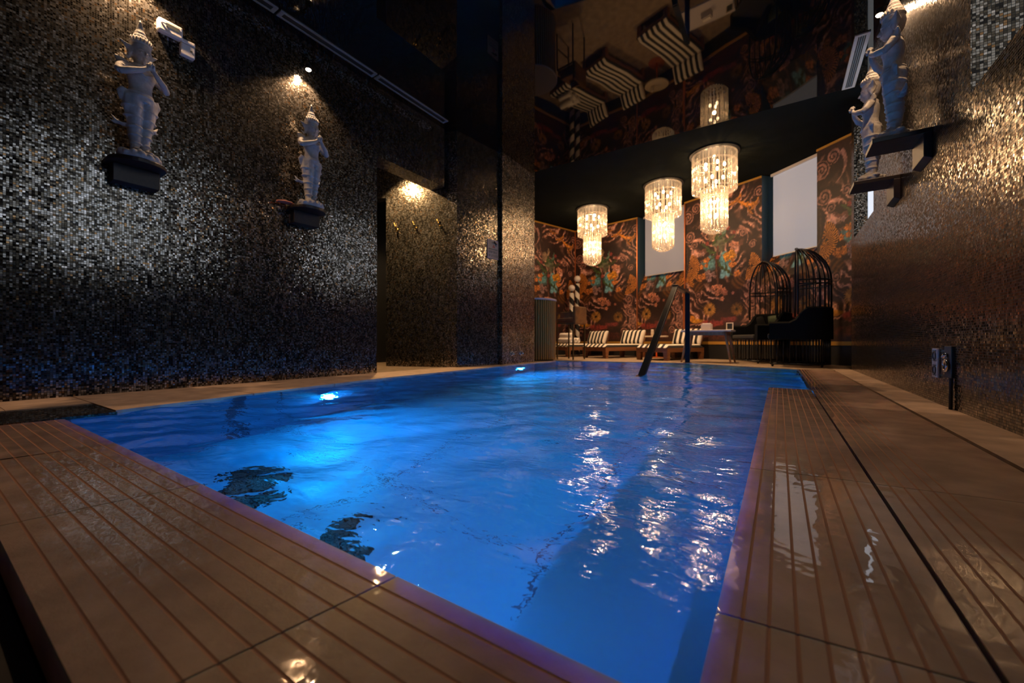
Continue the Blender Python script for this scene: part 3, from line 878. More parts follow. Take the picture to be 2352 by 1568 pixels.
a = MB(); a.box(-.058,-.03,0,1.0,-.012,-.0005); a.box(.03,.058,0,1.0,-.012,-.0005); a.box(-.03,.03,0,.03,-.012,-.0005); a.box(-.03,.03,.97,1.0,-.012,-.0005)
a.obj('frame', M['grille_light'], t)
for k in range(3):
    a = MB(); a.box(-.021+.017*k,-.013+.017*k,.03,.97,-.011,-.0005); a.obj('slat', M['diffuser'], t)
a = MB(); a.box(-.03,.03,.03,.97,-.002,-.0004); a.obj('backing', M['grey_plastic'], t)

# ------------------------------------------------------------------ statues
def statue_body():
    mb = MB()
    # rocky base
    rng = random.Random(4)
    mb.loft([(0,0,0,.115,.085),(.02,0,0,.118,.088),(.04,0,0,.095,.07),(.052,0,0,.07,.055)], 20)
    for k in range(14):
        a = 2*PI*k/14+rng.uniform(-.15,.15)
        mb.ball((.098*math.cos(a), .07*math.sin(a), .024+rng.uniform(-.004,.01)), (rng.uniform(.02,.034),rng.uniform(.02,.03),rng.uniform(.016,.026)), 10, 6)
    for sx in (-1,1):
        # foot and leg
        mb.tube([(sx*.03,.018,.062),(sx*.033,-.02,.062),(sx*.036,-.062,.054)], [(.022,.02),(.024,.017),(.014,.010)], 12)
        mb.loft([(.05,sx*.030,.008,.024,.026),(.085,sx*.029,.008,.024,.027),(.13,sx*.031,.010,.033,.036),(.18,sx*.034,.010,.040,.043),(.24,sx*.037,.006,.043,.045),(.30,sx*.040,.004,.050,.052),(.36,sx*.043,.004,.056,.058),(.42,sx*.044,.004,.054,.058),(.45,sx*.035,.004,.045,.05)], 18)
        # folds of the wrapped cloth
        for z in (.11,.165,.22,.285,.35):
            rr = .034+.022*(z-.1)/.25
            mb.torus((sx*(.030+.012*(z-.1)/.25),.006,z), rr, .0065, 20, 6)
        # curved flame spurs at the side of the knee
        z0 = .265 if sx > 0 else .235
        mb.tube([(sx*.05,.03,z0),(sx*.085,.045,z0-.008),(sx*.115,.052,z0+.006),(sx*.135,.055,z0+.034)], [(.020,.014),(.021,.012),(.014,.009),(.004,.003)], 10)
        mb.tube([(sx*.09,.047,z0-.004),(sx*.118,.054,z0-.012),(sx*.14,.058,z0-.002)], [(.012,.009),(.009,.007),(.003,.003)], 8)
        # shoulder flare
        mb.tube([(sx*.075,.01,.628),(sx*.112,.015,.640),(sx*.135,.018,.662)], [(.024,.03),(.018,.026),(.003,.006)], 10)
        # arms: upper arm down and out, forearm up to the breastbone
        mb.tube([(sx*.085,.005,.622),(sx*.118,-.005,.590),(sx*.137,-.030,.553),(sx*.134,-.046,.540)], [.026,.025,.022,.020], 12)
        mb.tube([(sx*.136,-.040,.541),(sx*.095,-.078,.558),(sx*.045,-.100,.585),(sx*.016,-.108,.610)], [.022,.021,.017,.013], 12)
        mb.torus((sx*.112,-.004,.595), .025, .006, 16, 6)
        # hand: palm, four fingers, thumb, pressed against the other
        mb.tube([(sx*.015,-.108,.606),(sx*.010,-.112,.628),(sx*.008,-.112,.640)], [(.010,.016),(.008,.018),(.007,.018)], 10)
        for fi, (oy, ln) in enumerate(((-.0135,.020),(-.0045,.026),(.0045,.024),(.0135,.017))):
            mb.tube([(sx*.007,-.112+oy,.637),(sx*.006,-.112+oy*1.0,.637+ln*.6),(sx*.004,-.112+oy*.9,.637+ln)], [.0056,.0052,.0038], 7)
        mb.tube([(sx*.009,-.125,.618),(sx*.009,-.133,.630),(sx*.007,-.136,.640)], [.006,.0055,.004], 7)
        # head dress side wings and ears
        mb.add([(sx*.040,-.020,.735),(sx*.040,.030,.735),(sx*.092,.012,.762),(sx*.045,-.012,.700),(sx*.045,.022,.700),(sx*.060,.008,.722)],
               [(0,1,2),(3,5,4),(0,2,5,3),(1,4,5,2),(0,3,4,1)] if sx > 0 else [(0,2,1),(3,4,5),(0,3,5,2),(1,2,5,4),(0,1,4,3)])
        mb.ball((sx*.047,.004,.706), (.009,.013,.022), 8, 6)
        mb.tube([(sx*.045,.012,.690),(sx*.06,.014,.678),(sx*.078,.012,.690)], [(.014,.008),(.011,.007),(.003,.003)], 8)
        # eyes
        mb.ball((sx*.017,-.043,.716), (.0085,.006,.0045), 8, 6)
        mb.tube([(sx*.007,-.047,.727),(sx*.018,-.048,.731),(sx*.030,-.040,.727)], [.0025,.0032,.002], 6)
        # breast ornament band
        mb.tube([(0,-.055,.575),(sx*.045,-.052,.602),(sx*.075,-.02,.632)], [.006,.0075,.006], 8)
        # hanging hip sash
        mb.tube([(sx*.088,-.004,.455),(sx*.104,.004,.425),(sx*.096,.010,.375)], [(.010,.026),(.010,.030),(.003,.016)], 10)
    # torso, neck
    mb.loft([(.395,0,.004,.092,.064),(.43,0,.004,.090,.063),(.46,0,.002,.078,.056),(.50,0,0,.064,.048),(.535,0,0,.068,.050),(.575,0,0,.082,.056),(.61,0,.002,.094,.054),(.635,0,.004,.080,.044),(.652,0,.004,.045,.036),(.665,0,.002,.031,.031),(.69,0,0,.030,.031)], 24)
    mb.torus((0,0.003,.452), .078, .010, 28, 8, sy=.74); mb.torus((0,.003,.432), .088, .008, 28, 8, sy=.74)
    mb.torus((0,.003,.648), .048, .009, 24, 8, sy=.85)
    # head, nose, mouth, chin
    mb.loft([(.668,0,-.010,.014,.016),(.678,0,-.008,.028,.032),(.695,0,-.004,.038,.042),(.715,0,-.001,.043,.047),(.74,0,.002,.045,.049),(.76,0,.002,.043,.046),(.772,0,.002,.038,.04)], 22)
    mb.tube([(0,-.046,.726),(0,-.055,.708),(0,-.058,.702)], [.0045,.007,.008], 8)
    mb.ball((0,-.047,.690), (.012,.006,.0035), 8, 6); mb.ball((0,-.046,.684), (.010,.006,.0035), 8, 6)
    mb.ball((0,-.036,.673), (.012,.012,.008), 8, 6)
    out = []
    for (x,y,z) in mb.v:
        if z > .664 and abs(x) < .11 and y > -.075:            # larger head on the slim body
            k = min(1,(z-.664)/.03); x *= 1+.30*k; y *= 1+.26*k; z = .664+(z-.664)*1.28
        elif .09 < z < .47 and abs(x) < .088:
            x *= .86
        out.append((x,y,z))
    mb.v = out
    return mb
def statue_crown():
    mb = MB()
    mb.lathe([(.046,.748),(.058,.756),(.060,.764),(.052,.772),(.054,.780),(.047,.790),(.042,.794),(.043,.802),(.037,.812),(.032,.816),(.033,.824),(.026,.838),(.022,.842),(.022,.850),(.015,.868),(.015,.874),(.009,.890),(.009,.896),(.002,.910)], 24, 0, .003)
    for k in range(10):
        a = PI+PI*(k+.5)/10
        x, y = .056*math.cos(a), .056*math.sin(a)+.003
        mb.tube([(x,y,.762),(x*1.08,y*1.08,.776),(x*1.02,y*1.02,.792)], [(.009,.004),(.007,.003),(.002,.002)], 6)
    mb.v = [(x*1.02,y*1.02,.664+(z-.664)*1.17+.026) for (x,y,z) in mb.v]
    return mb
body_me = None
def statue(loc, rot, label):
    global body_me, crown_me
    t = thing('temple_statue', label, 'statue', loc, rot, 'praying temple statues on the walls')
    if body_me is None:
        body_me = statue_body().mesh('figure', M['statue'], smooth=True)
        crown_me = statue_crown().mesh('crown', M['statue'], smooth=True)
    for nm, me in (('figure', body_me), ('crown', crown_me)):
        o = bpy.data.objects.new(nm, me); C.objects.link(o); o.parent = t
        if nm == 'figure':
            r = o.modifiers.new('carved','REMESH'); r.mode = 'VOXEL'; r.voxel_size = .0042; r.use_smooth_shade = True
            s = o.modifiers.new('soft','SMOOTH'); s.iterations = 3; s.factor = .5
    return t
def plinth_left(y, z, label):
    t = thing('wall_shelf', label, 'shelf', (XL, y, z), 0, 'shelves on the left wall')
    a = MB(); n = 16; pts = [(0,-.155),(.12,-.155)]
    pts += [(.12+.155*math.sin(PI*k/n)*.85, -.155*math.cos(PI*k/n)) for k in range(1,n)] + [(.12,.155),(0,.155)]
    a.prism(pts, -.028, 0); a.obj('board', M['shelf_dark'], t, bevel=.004)
    b = MB(); b.box(0,.10,-.125,.125,-.15,-.028); b.obj('bracket', M['shelf_dark'], t, bevel=.004)
plinth_left(.92, 1.61, 'dark half-round shelf under the nearer left statue')
plinth_left(2.15, 1.625, 'dark half-round shelf under the farther left statue')
statue((-3.70,.92,1.61), R(90+14), 'white praying statue with pointed crown on the left wall, beside the white vented detector')
statue((-3.70,2.15,1.625), R(90+8), 'white praying statue with pointed crown on the left wall, beside the alcove opening')
o = MB(); o.tube([(0,-.11,.012),(0,-.05,.022),(.01,.01,.02),(.015,.06,.008)], [(.02,.010),(.028,.016),(.024,.014),(.006,.004)], 10)
tag(o.obj('cloth_scrap', mat('dark pink cloth', (.28,.09,.07), .8), loc=(-3.81,2.0,1.627), smooth=True), 'crumpled dark pink cloth at the feet of the farther left statue', 'cloth')
def shelf_right(y, z, label):
    t = thing('bracket_shelf', label, 'shelf', (XR, y, z), 0, 'shelves on the right wall')
    a = MB(); a.box(-.275,0,-.125,.125,-.03,0); a.obj('board', M['shelf_dark'], t, bevel=.003)
    b = MB(); b.hexa([(-.04,-.125,-.17),(0,-.125,-.19),(0,.125,-.19),(-.04,.125,-.17),(-.04,-.125,-.03),(0,-.125,-.03),(0,.125,-.03),(-.04,.125,-.03)])
    b.obj('bracket', M['shelf_dark'], t, bevel=.003)
shelf_right(3.55, 1.655, 'dark wooden shelf under the nearer right statue')
shelf_right(4.32, 1.635, 'dark wooden shelf under the farther right statue')
statue((.615,3.55,1.655), R(-90-8), 'white praying statue in profile on the right wall, the larger and higher looking one')
statue((.615,4.32,1.635), R(-90-8), 'white praying statue in profile on the right wall, before the bright window')

# ------------------------------------------------------------------ spotlights
WARM = (1.0,.60,.32)
def spotlight(wall_x, sx, y, z, label, power=10, size=.018):
    x = wall_x+sx*.10
    t = thing('wall_spotlight', label, 'spotlight', (wall_x, y, z), 0, 'spotlights above the statues')
    a = MB(); a.tube([(0,0,.05),(sx*.06,0,.06),(sx*.10,0,.045)], .007, 8); a.tube([(sx*-.0,0,.05),(sx*.012,0,.05)], .025, 14); a.obj('arm', M['black'], t, smooth=True)
    b = MB(); b.lathe([(.016,.05),(.026,.04),(.026,.004),(.024,0)], 18, sx*.10, 0); b.obj('housing', M['black'], t, smooth=True)
    c = MB(); c.lathe([(.022,-.001),(.024,-.004),(.019,-.010),(.008,-.014)], 18, sx*.10, 0); c.obj('lens', M['spot_lens'], t, smooth=True)
    l = bpy.data.lights.new('spot','SPOT'); l.energy = power; l.color = WARM; l.spot_size = R(125); l.spot_blend = .5; l.shadow_soft_size = size
    lo = bpy.data.objects.new('spot_beam', l); C.objects.link(lo); lo.location = (x, y, z-.02)
    lo.rotation_euler = (0, R(-6)*-sx, 0)
spotlight(XL, 1, .92, 3.0, 'spotlight on the left wall above the nearer statue, just out of the picture', 70)
spotlight(XL, 1, 2.16, 2.97, 'glowing spotlight on the left wall above the farther statue', 65)
spotlight(XR, -1, 3.50, 3.0, 'spotlight on the right wall above the nearer statue', 50)
spotlight(XR, -1, 4.33, 2.98, 'glowing spotlight on the right wall above the farther statue', 50)
# alcove spot
t = thing('alcove_spotlight', 'glowing spotlight hanging in the alcove, seen beside the edge of the left wall', 'spotlight', (-4.464,3.557,HC-.1))
a = MB(); a.tube([(0,0,0),(0,0,-.38)], .008, 8); a.obj('stem', M['black'], t)
a = MB(); a.lathe([(.014,-.37),(.026,-.38),(.026,-.43),(.024,-.435)], 18); a.obj('housing', M['black'], t, smooth=True)
a = MB(); a.lathe([(.022,-.436),(.024,-.445),(.008,-.46)], 18); a.obj('lens', M['spot_lens'], t, smooth=True)
l = bpy.data.lights.new('alcove','SPOT'); l.energy = 190; l.color = (1,.62,.28); l.spot_size = R(150); l.spot_blend = .4; l.shadow_soft_size = .02
lo = bpy.data.objects.new('alcove_beam', l); C.objects.link(lo); lo.location = (-4.464,3.557,2.72)
lo.rotation_euler = Vector((.35,.30,-.85)).to_track_quat('-Z','Y').to_euler()

# detector boxes on the left wall
t = thing('gas_detector', 'white wall box with a grey vent slot beside the nearer left statue', 'detector', (XL,1.125,2.715))
a = MB(); a.box(-.006,.05,-.075,.075,-.045,.05); a.obj('case', M['white_plastic'], t, bevel=.012)
a = MB(); a.box(.048,.053,-.03,.05,-.003,.025); a.obj('vent', M['grey_plastic'], t)
a = MB(); a.tube([(.05,-.06,.01),(.06,-.05,.012),(.06,-.03,.008)], .006, 8); a.obj('latch', M['white_plastic'], t, smooth=True)
t = thing('junction_box', 'small square white box on the left wall, lower right of the vented detector', 'detector', (XL,1.235,2.635))
a = MB(); a.box(-.006,.035,-.045,.045,-.06,.03); a.obj('case', M['white_plastic'], t, bevel=.006)
a = MB(); a.box(0,.04,-.046,.046,.033,.062); a.obj('lid', M['white_plastic'], t, bevel=.008)
a = MB(); a.lathe([(.008,-.002),(.008,.002)],12); q = a.obj('sensor', M['grey_plastic'], t); q.rotation_euler = (0,PI/2,0); q.location = (.036,.02,-.012)

# coat hooks, sign, taps, sockets
bdir = Vector((-3.75+4.80, 4.28-3.92)).normalized(); bang = math.atan2(bdir.y,bdir.x)
for k, (f, lab) in enumerate(((.17,'bronze coat hook on the alcove wall, nearest the dark doorway'),(.44,'bronze coat hook in the middle of the alcove wall'),(.78,'bronze coat hook on the alcove wall, nearest the pillar side'))):
    px, py = -4.80+1.05*f, 3.92+.36*f
    t = thing('coat_hook', lab, 'hook', (px,py,1.98), bang, 'coat hooks on the alcove wall')
    a = MB(); a.tube([(0,0,0),(0,-.012,0)], .022, 14); a.obj('rosette', M['bronze'], t, smooth=True)
    a = MB(); a.tube([(0,-.01,.0),(0,-.05,-.01),(0,-.07,.02),(0,-.066,.045)], [.008,.007,.007,.010], 8)
    a.tube([(0,-.008,.01),(-.03,-.02,.05),(-.045,-.025,.10)], [.006,.006,.009], 8); a.tube([(0,-.01,-.01),(.012,-.04,-.045),(.012,-.055,-.03)], [.006,.006,.008], 8)
    a.obj('prongs', M['bronze'], t, smooth=True)
sd = Vector((-3.64+3.75, 5.15-4.28)).normalized(); sang = math.atan2(sd.y,sd.x)
sp = Vector((-3.75,4.28))+sd*.72
t = thing('notice_sign', 'pale safety notice with a black and red pictogram beside the pillar', 'sign', (sp.x+.004*sd.y,sp.y-.004*sd.x,1.62), sang)
a = MB(); a.box(-.12,.12,-.008,0,0,.29); a.obj('plate', mat('pale sign', (.34,.27,.25), .5), t, bevel=.002)
a = MB(); a.tube([(-.03,-.010,.245),(.01,-.010,.25),(.05,-.010,.238),(.085,-.010,.235)], [(.012,.001),(.02,.001),(.024,.001),(.006,.001)], 8)
a.tube([(.03,-.010,.275),(.05,-.010,.24),(.07,-.010,.20)], [(.006,.001),(.012,.001),(.004,.001)], 8)
a.obj('pictogram', M['black'], t)
a = MB(); a.add([(-.02,-.0095,.17),(.05,-.0095,.17),(.015,-.0095,.225),(-.02,-.008,.17),(.05,-.008,.17),(.015,-.008,.225)], [(0,1,2),(3,5,4),(0,3,4,1),(1,4,5,2),(2,5,3,0)]); a.obj('warning_triangle', mat('red print', (.3,.03,.04), .5), t)
a = MB(); rng = random.Random(2)
a.box(-.1,.1,-.0095,-.008,.135,.155)
for row, z in enumerate((.085,.030)):
    x = -.095
    while x < .09:
        wd = rng.uniform(.010,.020); a.box(x,x+wd*.35,-.0095,-.008,z,z+.036)
        if rng.random() < .6: a.box(x,x+wd,-.0095,-.008,z+.028,z+.036)
        if rng.random() < .6: a.box(x,x+wd,-.0095,-.008,z,z+.007)
        if rng.random() < .5: a.box(x+wd*.7,x+wd,-.0095,-.008,z,z+.036)
        x += wd+.008
a.obj('lettering', M['grey_plastic'], t)

for k, (y, lab) in enumerate(((5.42,'chrome wall inlet low on the pillar, on the left of the pair'),(5.72,'chrome wall inlet low on the pillar, on the right of the pair'))):
    xx = -3.585-.035*(y-5.15)/1.05
    t = thing('wall_inlet', lab, 'pipe fitting', (xx,y,.17), 0, 'chrome inlets low on the pillar')
    a = MB(); a.torus((.006,0,0), .035, .01, 22, 8, 'x'); a.obj('flange', M['chrome'], t, smooth=True)
    a = MB(); a.tube([(0,0,0),(.03,0,0),(.045,0,-.02)], [.022,.02,.016], 12); a.obj('spout', M['chrome'], t, smooth=True)
t = thing('wall_socket', 'grey double wall socket low on the right wall', 'socket', (XR,3.35,.235))
a = MB(); a.box(-.010,0,-.05,.05,-.085,.085); a.obj('plate', mat('grey plastic plate', (.5,.45,.45), .5), t, bevel=.003)
for z in (-.042,.042):
    a = MB(); a.torus((-.012,0,z), .024, .004, 20, 6, 'x'); a.box(-.012,-.0095,-.03,.03,z-.032,z-.026); a.box(-.012,-.0095,-.03,.03,z+.026,z+.032)
    a.obj('socket_outlet', M['grey_plastic'], t)
t = thing('shower_fitting', 'dark wall plate with a chrome hose fitting beside the double socket', 'pipe fitting', (XR,3.12,.25))
a = MB(); a.box(-.012,.006,-.055,.055,-.085,.085); a.obj('plate', M['black'], t, bevel=.003)
a = MB(); a.torus((-.02,0,-.02), .028, .008, 22, 8, 'x'); a.tube([(-.010,0,.035),(-.022,0,.038),(-.030,.005,.022)], [.012,.011,.009], 10); a.obj('hose_coupling', M['chrome'], t, smooth=True)
a = MB(); a.tube([(-.01,-.045,-.085),(-.012,-.045,-.25)], .008, 8); a.obj('pipe', M['black'], t)

# passage beyond the doorway: bulb, shelf
t = thing('passage_lamp', 'tiny bright lamp in the dark doorway of the alcove', 'lamp', (-5.14,4.92,1.80))
a = MB(); a.ball((0,0,0), .028, 12, 8); a.obj('bulb', M['bulb'], t, smooth=True)
a = MB(); a.tube([(0,0,.92),(0,0,.02)], .005, 6); a.obj('cord', M['black'], t)
t = thing('side_cabinet', 'dark wooden cabinet in the doorway of the alcove', 'cabinet', (-5.35,5.35,0))
a = MB(); a.box(-.3,.3,-.2,.2,.08,.92); a.obj('body', M['shelf_dark'], t, bevel=.004)
a = MB(); a.box(-.32,.32,-.22,.22,.92,.98); a.obj('top', M['wood'], t, bevel=.004)
for (x,y) in ((-.27,-.17),(.27,-.17),(.27,.17),(-.27,.17)):
    a = MB(); a.box(x-.025,x+.025,y-.025,y+.025,0,.08); a.obj('leg', M['shelf_dark'], t)
for k, (x, r, h, lab) in enumerate(((.02,.07,.16,'squat wooden bowl on the cabinet in the doorway'),(.2,.045,.28,'tall brown vase on the cabinet in the doorway'))):
    a = MB(); a.lathe([(r*.5,0),(r,h*.3),(r*.8,h*.7),(r*.45,h*.9),(r*.55,h)], 18)
    tag(a.obj(('bowl','vase')[k], M['wood'], loc=(-5.35+x,5.30,.98), smooth=True), lab, ('bowl','vase')[k])

# ------------------------------------------------------------------ handrail
t = thing('pool_handrail', 'dark flat bar handrail sloping into the pool at the far steps', 'handrail', (-1.30,7.36,0))
def flat(mb, p, q, wx, th):
    p, q = Vector(p), Vector(q); d = (q-p).normalized(); n = Vector((1,0,0)).cross(d).normalized()
    X = Vector((wx/2,0,0)); T = n*th/2
    mb.hexa([tuple(p-X-T),tuple(p+X-T),tuple(p+X+T),tuple(p-X+T),tuple(q-X-T),tuple(q+X-T),tuple(q+X+T),tuple(q-X+T)])
a = MB(); flat(a,(0,0,-.02),(0,0,1.20),.075,.04); a.obj('post', M['rail'], t, bevel=.004)
a = MB(); flat(a,(0,.02,1.185),(0,-.98,1.185),.075,.04); a.obj('top_bar', M['rail'], t, bevel=.004)
a = MB(); flat(a,(0,-.93,1.20),(0.02,-2.95,-.12),.075,.04); a.obj('sloping_bar', M['rail'], t, bevel=.004)
a = MB(); a.box(-.06,.06,-.05,.05,0,.008); a.obj('foot_plate', M['rail'], t)

# ------------------------------------------------------------------ chandeliers
rod_me = MB().tube([(0,0,0),(0,0,1)], .0135, 6).mesh('prism_rod', M['crystal'])
def strand(n, r):
    mb = MB()
    for k in range(n): mb.ball((0,0,-.03*k-.015), (r,r,.015), 8, 6)
    return mb.mesh('bead_strand', M['crystal'])
st_a = strand(20,.0125); st_b = strand(20,.0125); st_c = strand(3,.017)
ring_cache = {}
def link_me(name, me, parent, loc=(0,0,0), scale=None, rz=0):
    o = bpy.data.objects.new(name, me); C.objects.link(o); o.parent = parent; o.location = loc
    if scale: o.scale = scale
    o.rotation_euler.z = rz
    return o
def chandelier(loc, label):
    t = thing('crystal_chandelier', label, 'chandelier', loc, random.uniform(0,1), 'crystal tube chandeliers over the lounge')
    if 'can' not in ring_cache:
        ring_cache['can'] = MB().lathe([(.37,0),(.37,-.02),(.34,-.028)], 40).mesh('canopy', M['black'])
        for nm, r, in (('r1',.325),('r2',.195)):
            mb = MB(); n = int(2*PI*r/.03)
            mb.torus((0,0,0), r, .006, 48, 6)
            for k in range(n): mb.ball((r*math.cos(2*PI*k/n), r*math.sin(2*PI*k/n), -.012), .013, 8, 6)
            ring_cache[nm] = mb.mesh('bead_ring', M['crystal'])
        ring_cache['bulb'] = MB().ball((0,0,0), (.020,.020,.032), 12, 8).mesh('bulb', M['bulb'])
        mb = MB()
        for rr in (.03,.075,.12,.165):
            n = max(4,int(2*PI*rr/.042))
            for k in range(n):
                z = -.085*(1-(rr/.195)**2)
                mb.ball((rr*math.cos(2*PI*k/n), rr*math.sin(2*PI*k/n), z-.005), .017, 8, 6)
        ring_cache['drop'] = mb.mesh('bead_cluster', M['crystal'])
    link_me('canopy', ring_cache['can'], t)
    for z, nm in ((-.03,'r1'),(-.17,'r1'),(-.60,'r1'),(-.60,'r2'),(-.84,'r2'),(-1.20,'r2')):
        link_me('bead_ring', ring_cache[nm], t, (0,0,z))
    for k in range(44):
        a = 2*PI*k/44; link_me('prism_rod', rod_me, t, (.325*math.cos(a), .325*math.sin(a), -.60), (1,1,.56), a)
    for k in range(28):
        a = 2*PI*k/28; link_me('prism_rod', rod_me, t, (.195*math.cos(a), .195*math.sin(a), -1.20), (1,1,.60), a)
    for k in range(20):
        a = 2*PI*k/20+.1; link_me('bead_strand', st_a, t, (.26*math.cos(a), .26*math.sin(a), -.05), None, a)
    for k in range(14):
        a = 2*PI*k/14; link_me('bead_strand', st_b, t, (.13*math.cos(a), .13*math.sin(a), -.62), None, a)
    link_me('bead_cluster', ring_cache['drop'], t, (0,0,-1.215))
    for z, n, r in ((-.20,5,.15),(-.42,4,.13),(-.78,3,.06),(-1.02,3,.06)):
        for k in range(n):
            a = 2*PI*k/n+z; link_me('bulb', ring_cache['bulb'], t, (r*math.cos(a), r*math.sin(a), z))
    l = bpy.data.lights.new('chandelier_fill','SPOT'); l.energy = 105; l.color = (1,.60,.30); l.spot_size = R(125); l.spot_blend = .7; l.shadow_soft_size = .08  # added spot with no fixture, below the crystals, brightens the lounge floor
    lo = bpy.data.objects.new('chandelier_floor_fill', l); C.objects.link(lo); lo.location = (loc[0],loc[1],loc[2]-1.36)
    for z, e in ((-.32,20),(-.90,22)):
        l = bpy.data.lights.new('chandelier','POINT'); l.energy = e; l.color = (1,.60,.30); l.shadow_soft_size = .025
        lo = bpy.data.objects.new('chandelier_glow', l); C.objects.link(lo); lo.location = (loc[0],loc[1],loc[2]+z)
chandelier((-.885,7.30,HF), 'tiered crystal chandelier nearest the camera, on the right of the three')
chandelier((-1.89,8.19,HF), 'tiered crystal chandelier in the middle, before the dim blind')
chandelier((-3.60,8.80,HF), 'tiered crystal chandelier farthest away, on the left of the three')

# ------------------------------------------------------------------ sun loungers
def make_lounger(label):
    t = thing('sun_lounger', label, 'sun lounger', (0,0,0), 0, 'striped sun loungers along the floral wall')
    a = MB(); W2 = .34; L = 1.34
    a.box(-W2,-W2+.045,0,L,.155,.235); a.box(W2-.045,W2,0,L,.155,.235)
    a.box(-W2+.045,W2-.045,0,.045,.155,.235); a.box(-W2+.045,W2-.045,L-.045,L,.155,.235)
    for k in range(9): a.box(-W2+.045,W2-.045,.10+.135*k,.19+.135*k,.215,.233)
    a.obj('frame', M['wood'], t, bevel=.004)
    for sx in (-1,1):
        for y in (.0,L-.10):
            b = MB(); x = sx*(W2-.045)
            b.hexa([(x-.043,y+.012,0),(x+.043,y+.012,0),(x+.043,y+.082,0),(x-.043,y+.082,0),(x-.047,y,.156),(x+.047,y,.156),(x+.047,y+.1,.156),(x-.047,y+.1,.156)])
            b.obj('leg', M['wood'], t, bevel=.004)
    m_ = MB()
    n = 24; nx = 24
    def pad(x, y): return .0
    # mattress: tufted, stripes run lengthwise
    vs = []; fs = []
    ny = 16
    for j in range(ny+1):
        for i in range(nx+1):
            x = -W2+2*W2*i/nx; y = -.01+(L-.02)*j/ny
            e = min(1, min(i,nx-i)/1.5, min(j,ny-j)/1.0)
            e = math.sqrt(max(e,0))
            z = .245+.062*e+.006*math.cos(2*PI*x/.115)*e
            vs.append((x,y,z))
    for j in range(ny):
        for i in range(nx):
            k = j*(nx+1)+i; fs.append((k,k+1,k+nx+2,k+nx+1))
    m_.add(vs, fs)
    m_.box(-W2,W2,-.01,L-.03,.236,.246)
    m_.obj('mattress', M['stripe'], t, smooth=True)
    # raised back cushion
    c = MB(); vs = []; fs = []
    for side in (0,1):
        for j in range(11):
            for i in range(nx+1):
                x = -.31+.62*i/nx; v = j/10
                e = min(1,min(i,nx-i)/2,min(j,10-j)/2); e = math.sqrt(max(e,0))
                th = (.02+.045*e+.006*math.cos(2*PI*x/.115)*e)*(1 if side else -1)
                yy = L-.10+.13*v; zz = .29+.33*v
                vs.append((x, yy-th*.92, zz+th*.36))
    NV = 11*(nx+1)
    for side in (0,1):
        for j in range(10):
            for i in range(nx):
                k = side*NV+j*(nx+1)+i; q = (k,k+1,k+nx+2,k+nx+1); fs.append(q if side else q[::-1])
    for i in range(nx):
        fs.append((i,i+1,NV+i+1,NV+i)); k = 10*(nx+1)+i; fs.append((k+1,k,NV+k,NV+k+1))
    for j in range(10):
        k = j*(nx+1); fs.append((k+nx+1,k,NV+k,NV+k+nx+1)); k += nx; fs.append((k,k+nx+1,NV+k+nx+1,NV+k))
    c.add(vs, fs); c.obj('back_cushion', M['stripe'], t, smooth=True)
    d = MB()
    for sx in (-1,1):
        d.tube([(sx*.27,L-.07,.24),(sx*.27,L+.05,.40),(sx*.27,L+.085,.58)], .016, 8)
    d.obj('back_support', M['wood'], t, smooth=True)
    return t
def place(t, p0, p1):
    t.location = (p0[0],p0[1],0); t.rotation_euler.z = math.atan2(p1[1]-p0[1],p1[0]-p0[0])-PI/2
L0 = make_lounger('black and white striped sun lounger with rolled towels, farthest left')
pos = [((-4.385,8.62),(-3.93,9.70)),((-3.37,8.32),(-2.92,9.46)),((-2.05,7.95),(-1.62,9.19))]
labs = [None,'black and white striped sun lounger in the middle of the row','black and white striped sun lounger nearest the handrail, at the right end of the row']
for k in range(1,3):
    p0, p1 = pos[k]
    dup(L0, (p0[0],p0[1],0), math.atan2(p1[1]-p0[1],p1[0]-p0[0])-PI/2, labs[k])
place(L0, *pos[0])
# rolled towels on the first lounger
ang = math.atan2(pos[0][1][1]-pos[0][0][1],pos[0][1][0]-pos[0][0][0])-PI/2
def local(x, y):
    return (pos[0][0][0]+x*math.cos(ang)-y*math.sin(ang), pos[0][0][1]+x*math.sin(ang)+y*math.cos(ang))
tw = MB(); r = .066; n = 22
prof = [(-.17,.40*r),(-.17,.93*r),(-.155,r),(.155,r),(.17,.93*r),(.17,.40*r),(.165,.1*r)]
tw.lathe([(r*.1,-.165),(r*.40,-.17),(r*.93,-.17),(r,-.155),(r,.155),(r*.93,.17),(r*.40,.17),(r*.1,.165)], n)
tw.v = [(z,x,y) for (x,y,z) in tw.v]
tw.torus((-.172,0,0), r*.72, .006, 22, 6, 'x'); tw.torus((-.172,0,0), r*.45, .006, 18, 6, 'x'); tw.torus((.172,0,0), r*.72, .006, 22, 6, 'x'); tw.torus((.172,0,0), r*.45, .006, 18, 6, 'x')
tw_me = tw.mesh('rolled_towel', M['towel'], smooth=True)
for (x,y,z,lab) in ((.02,.20,.318+r,'rolled white towel at the bottom front of the stack on the left lounger'),(.02,.345,.318+r,'rolled white towel at the bottom back of the stack on the left lounger'),(-.02,.272,.318+r*2.75,'rolled white towel on top of the stack on the left lounger'),(-.02,.49,.318+r,'rolled white towel lying behind the stack on the left lounger')):
    p = local(x,y); o = bpy.data.objects.new('rolled_towel', tw_me); C.objects.link(o)
    o.location = (p[0],p[1],z); o.rotation_euler.z = ang+R(12)
    tag(o, lab, 'towel', 'rolled towels on the left lounger')

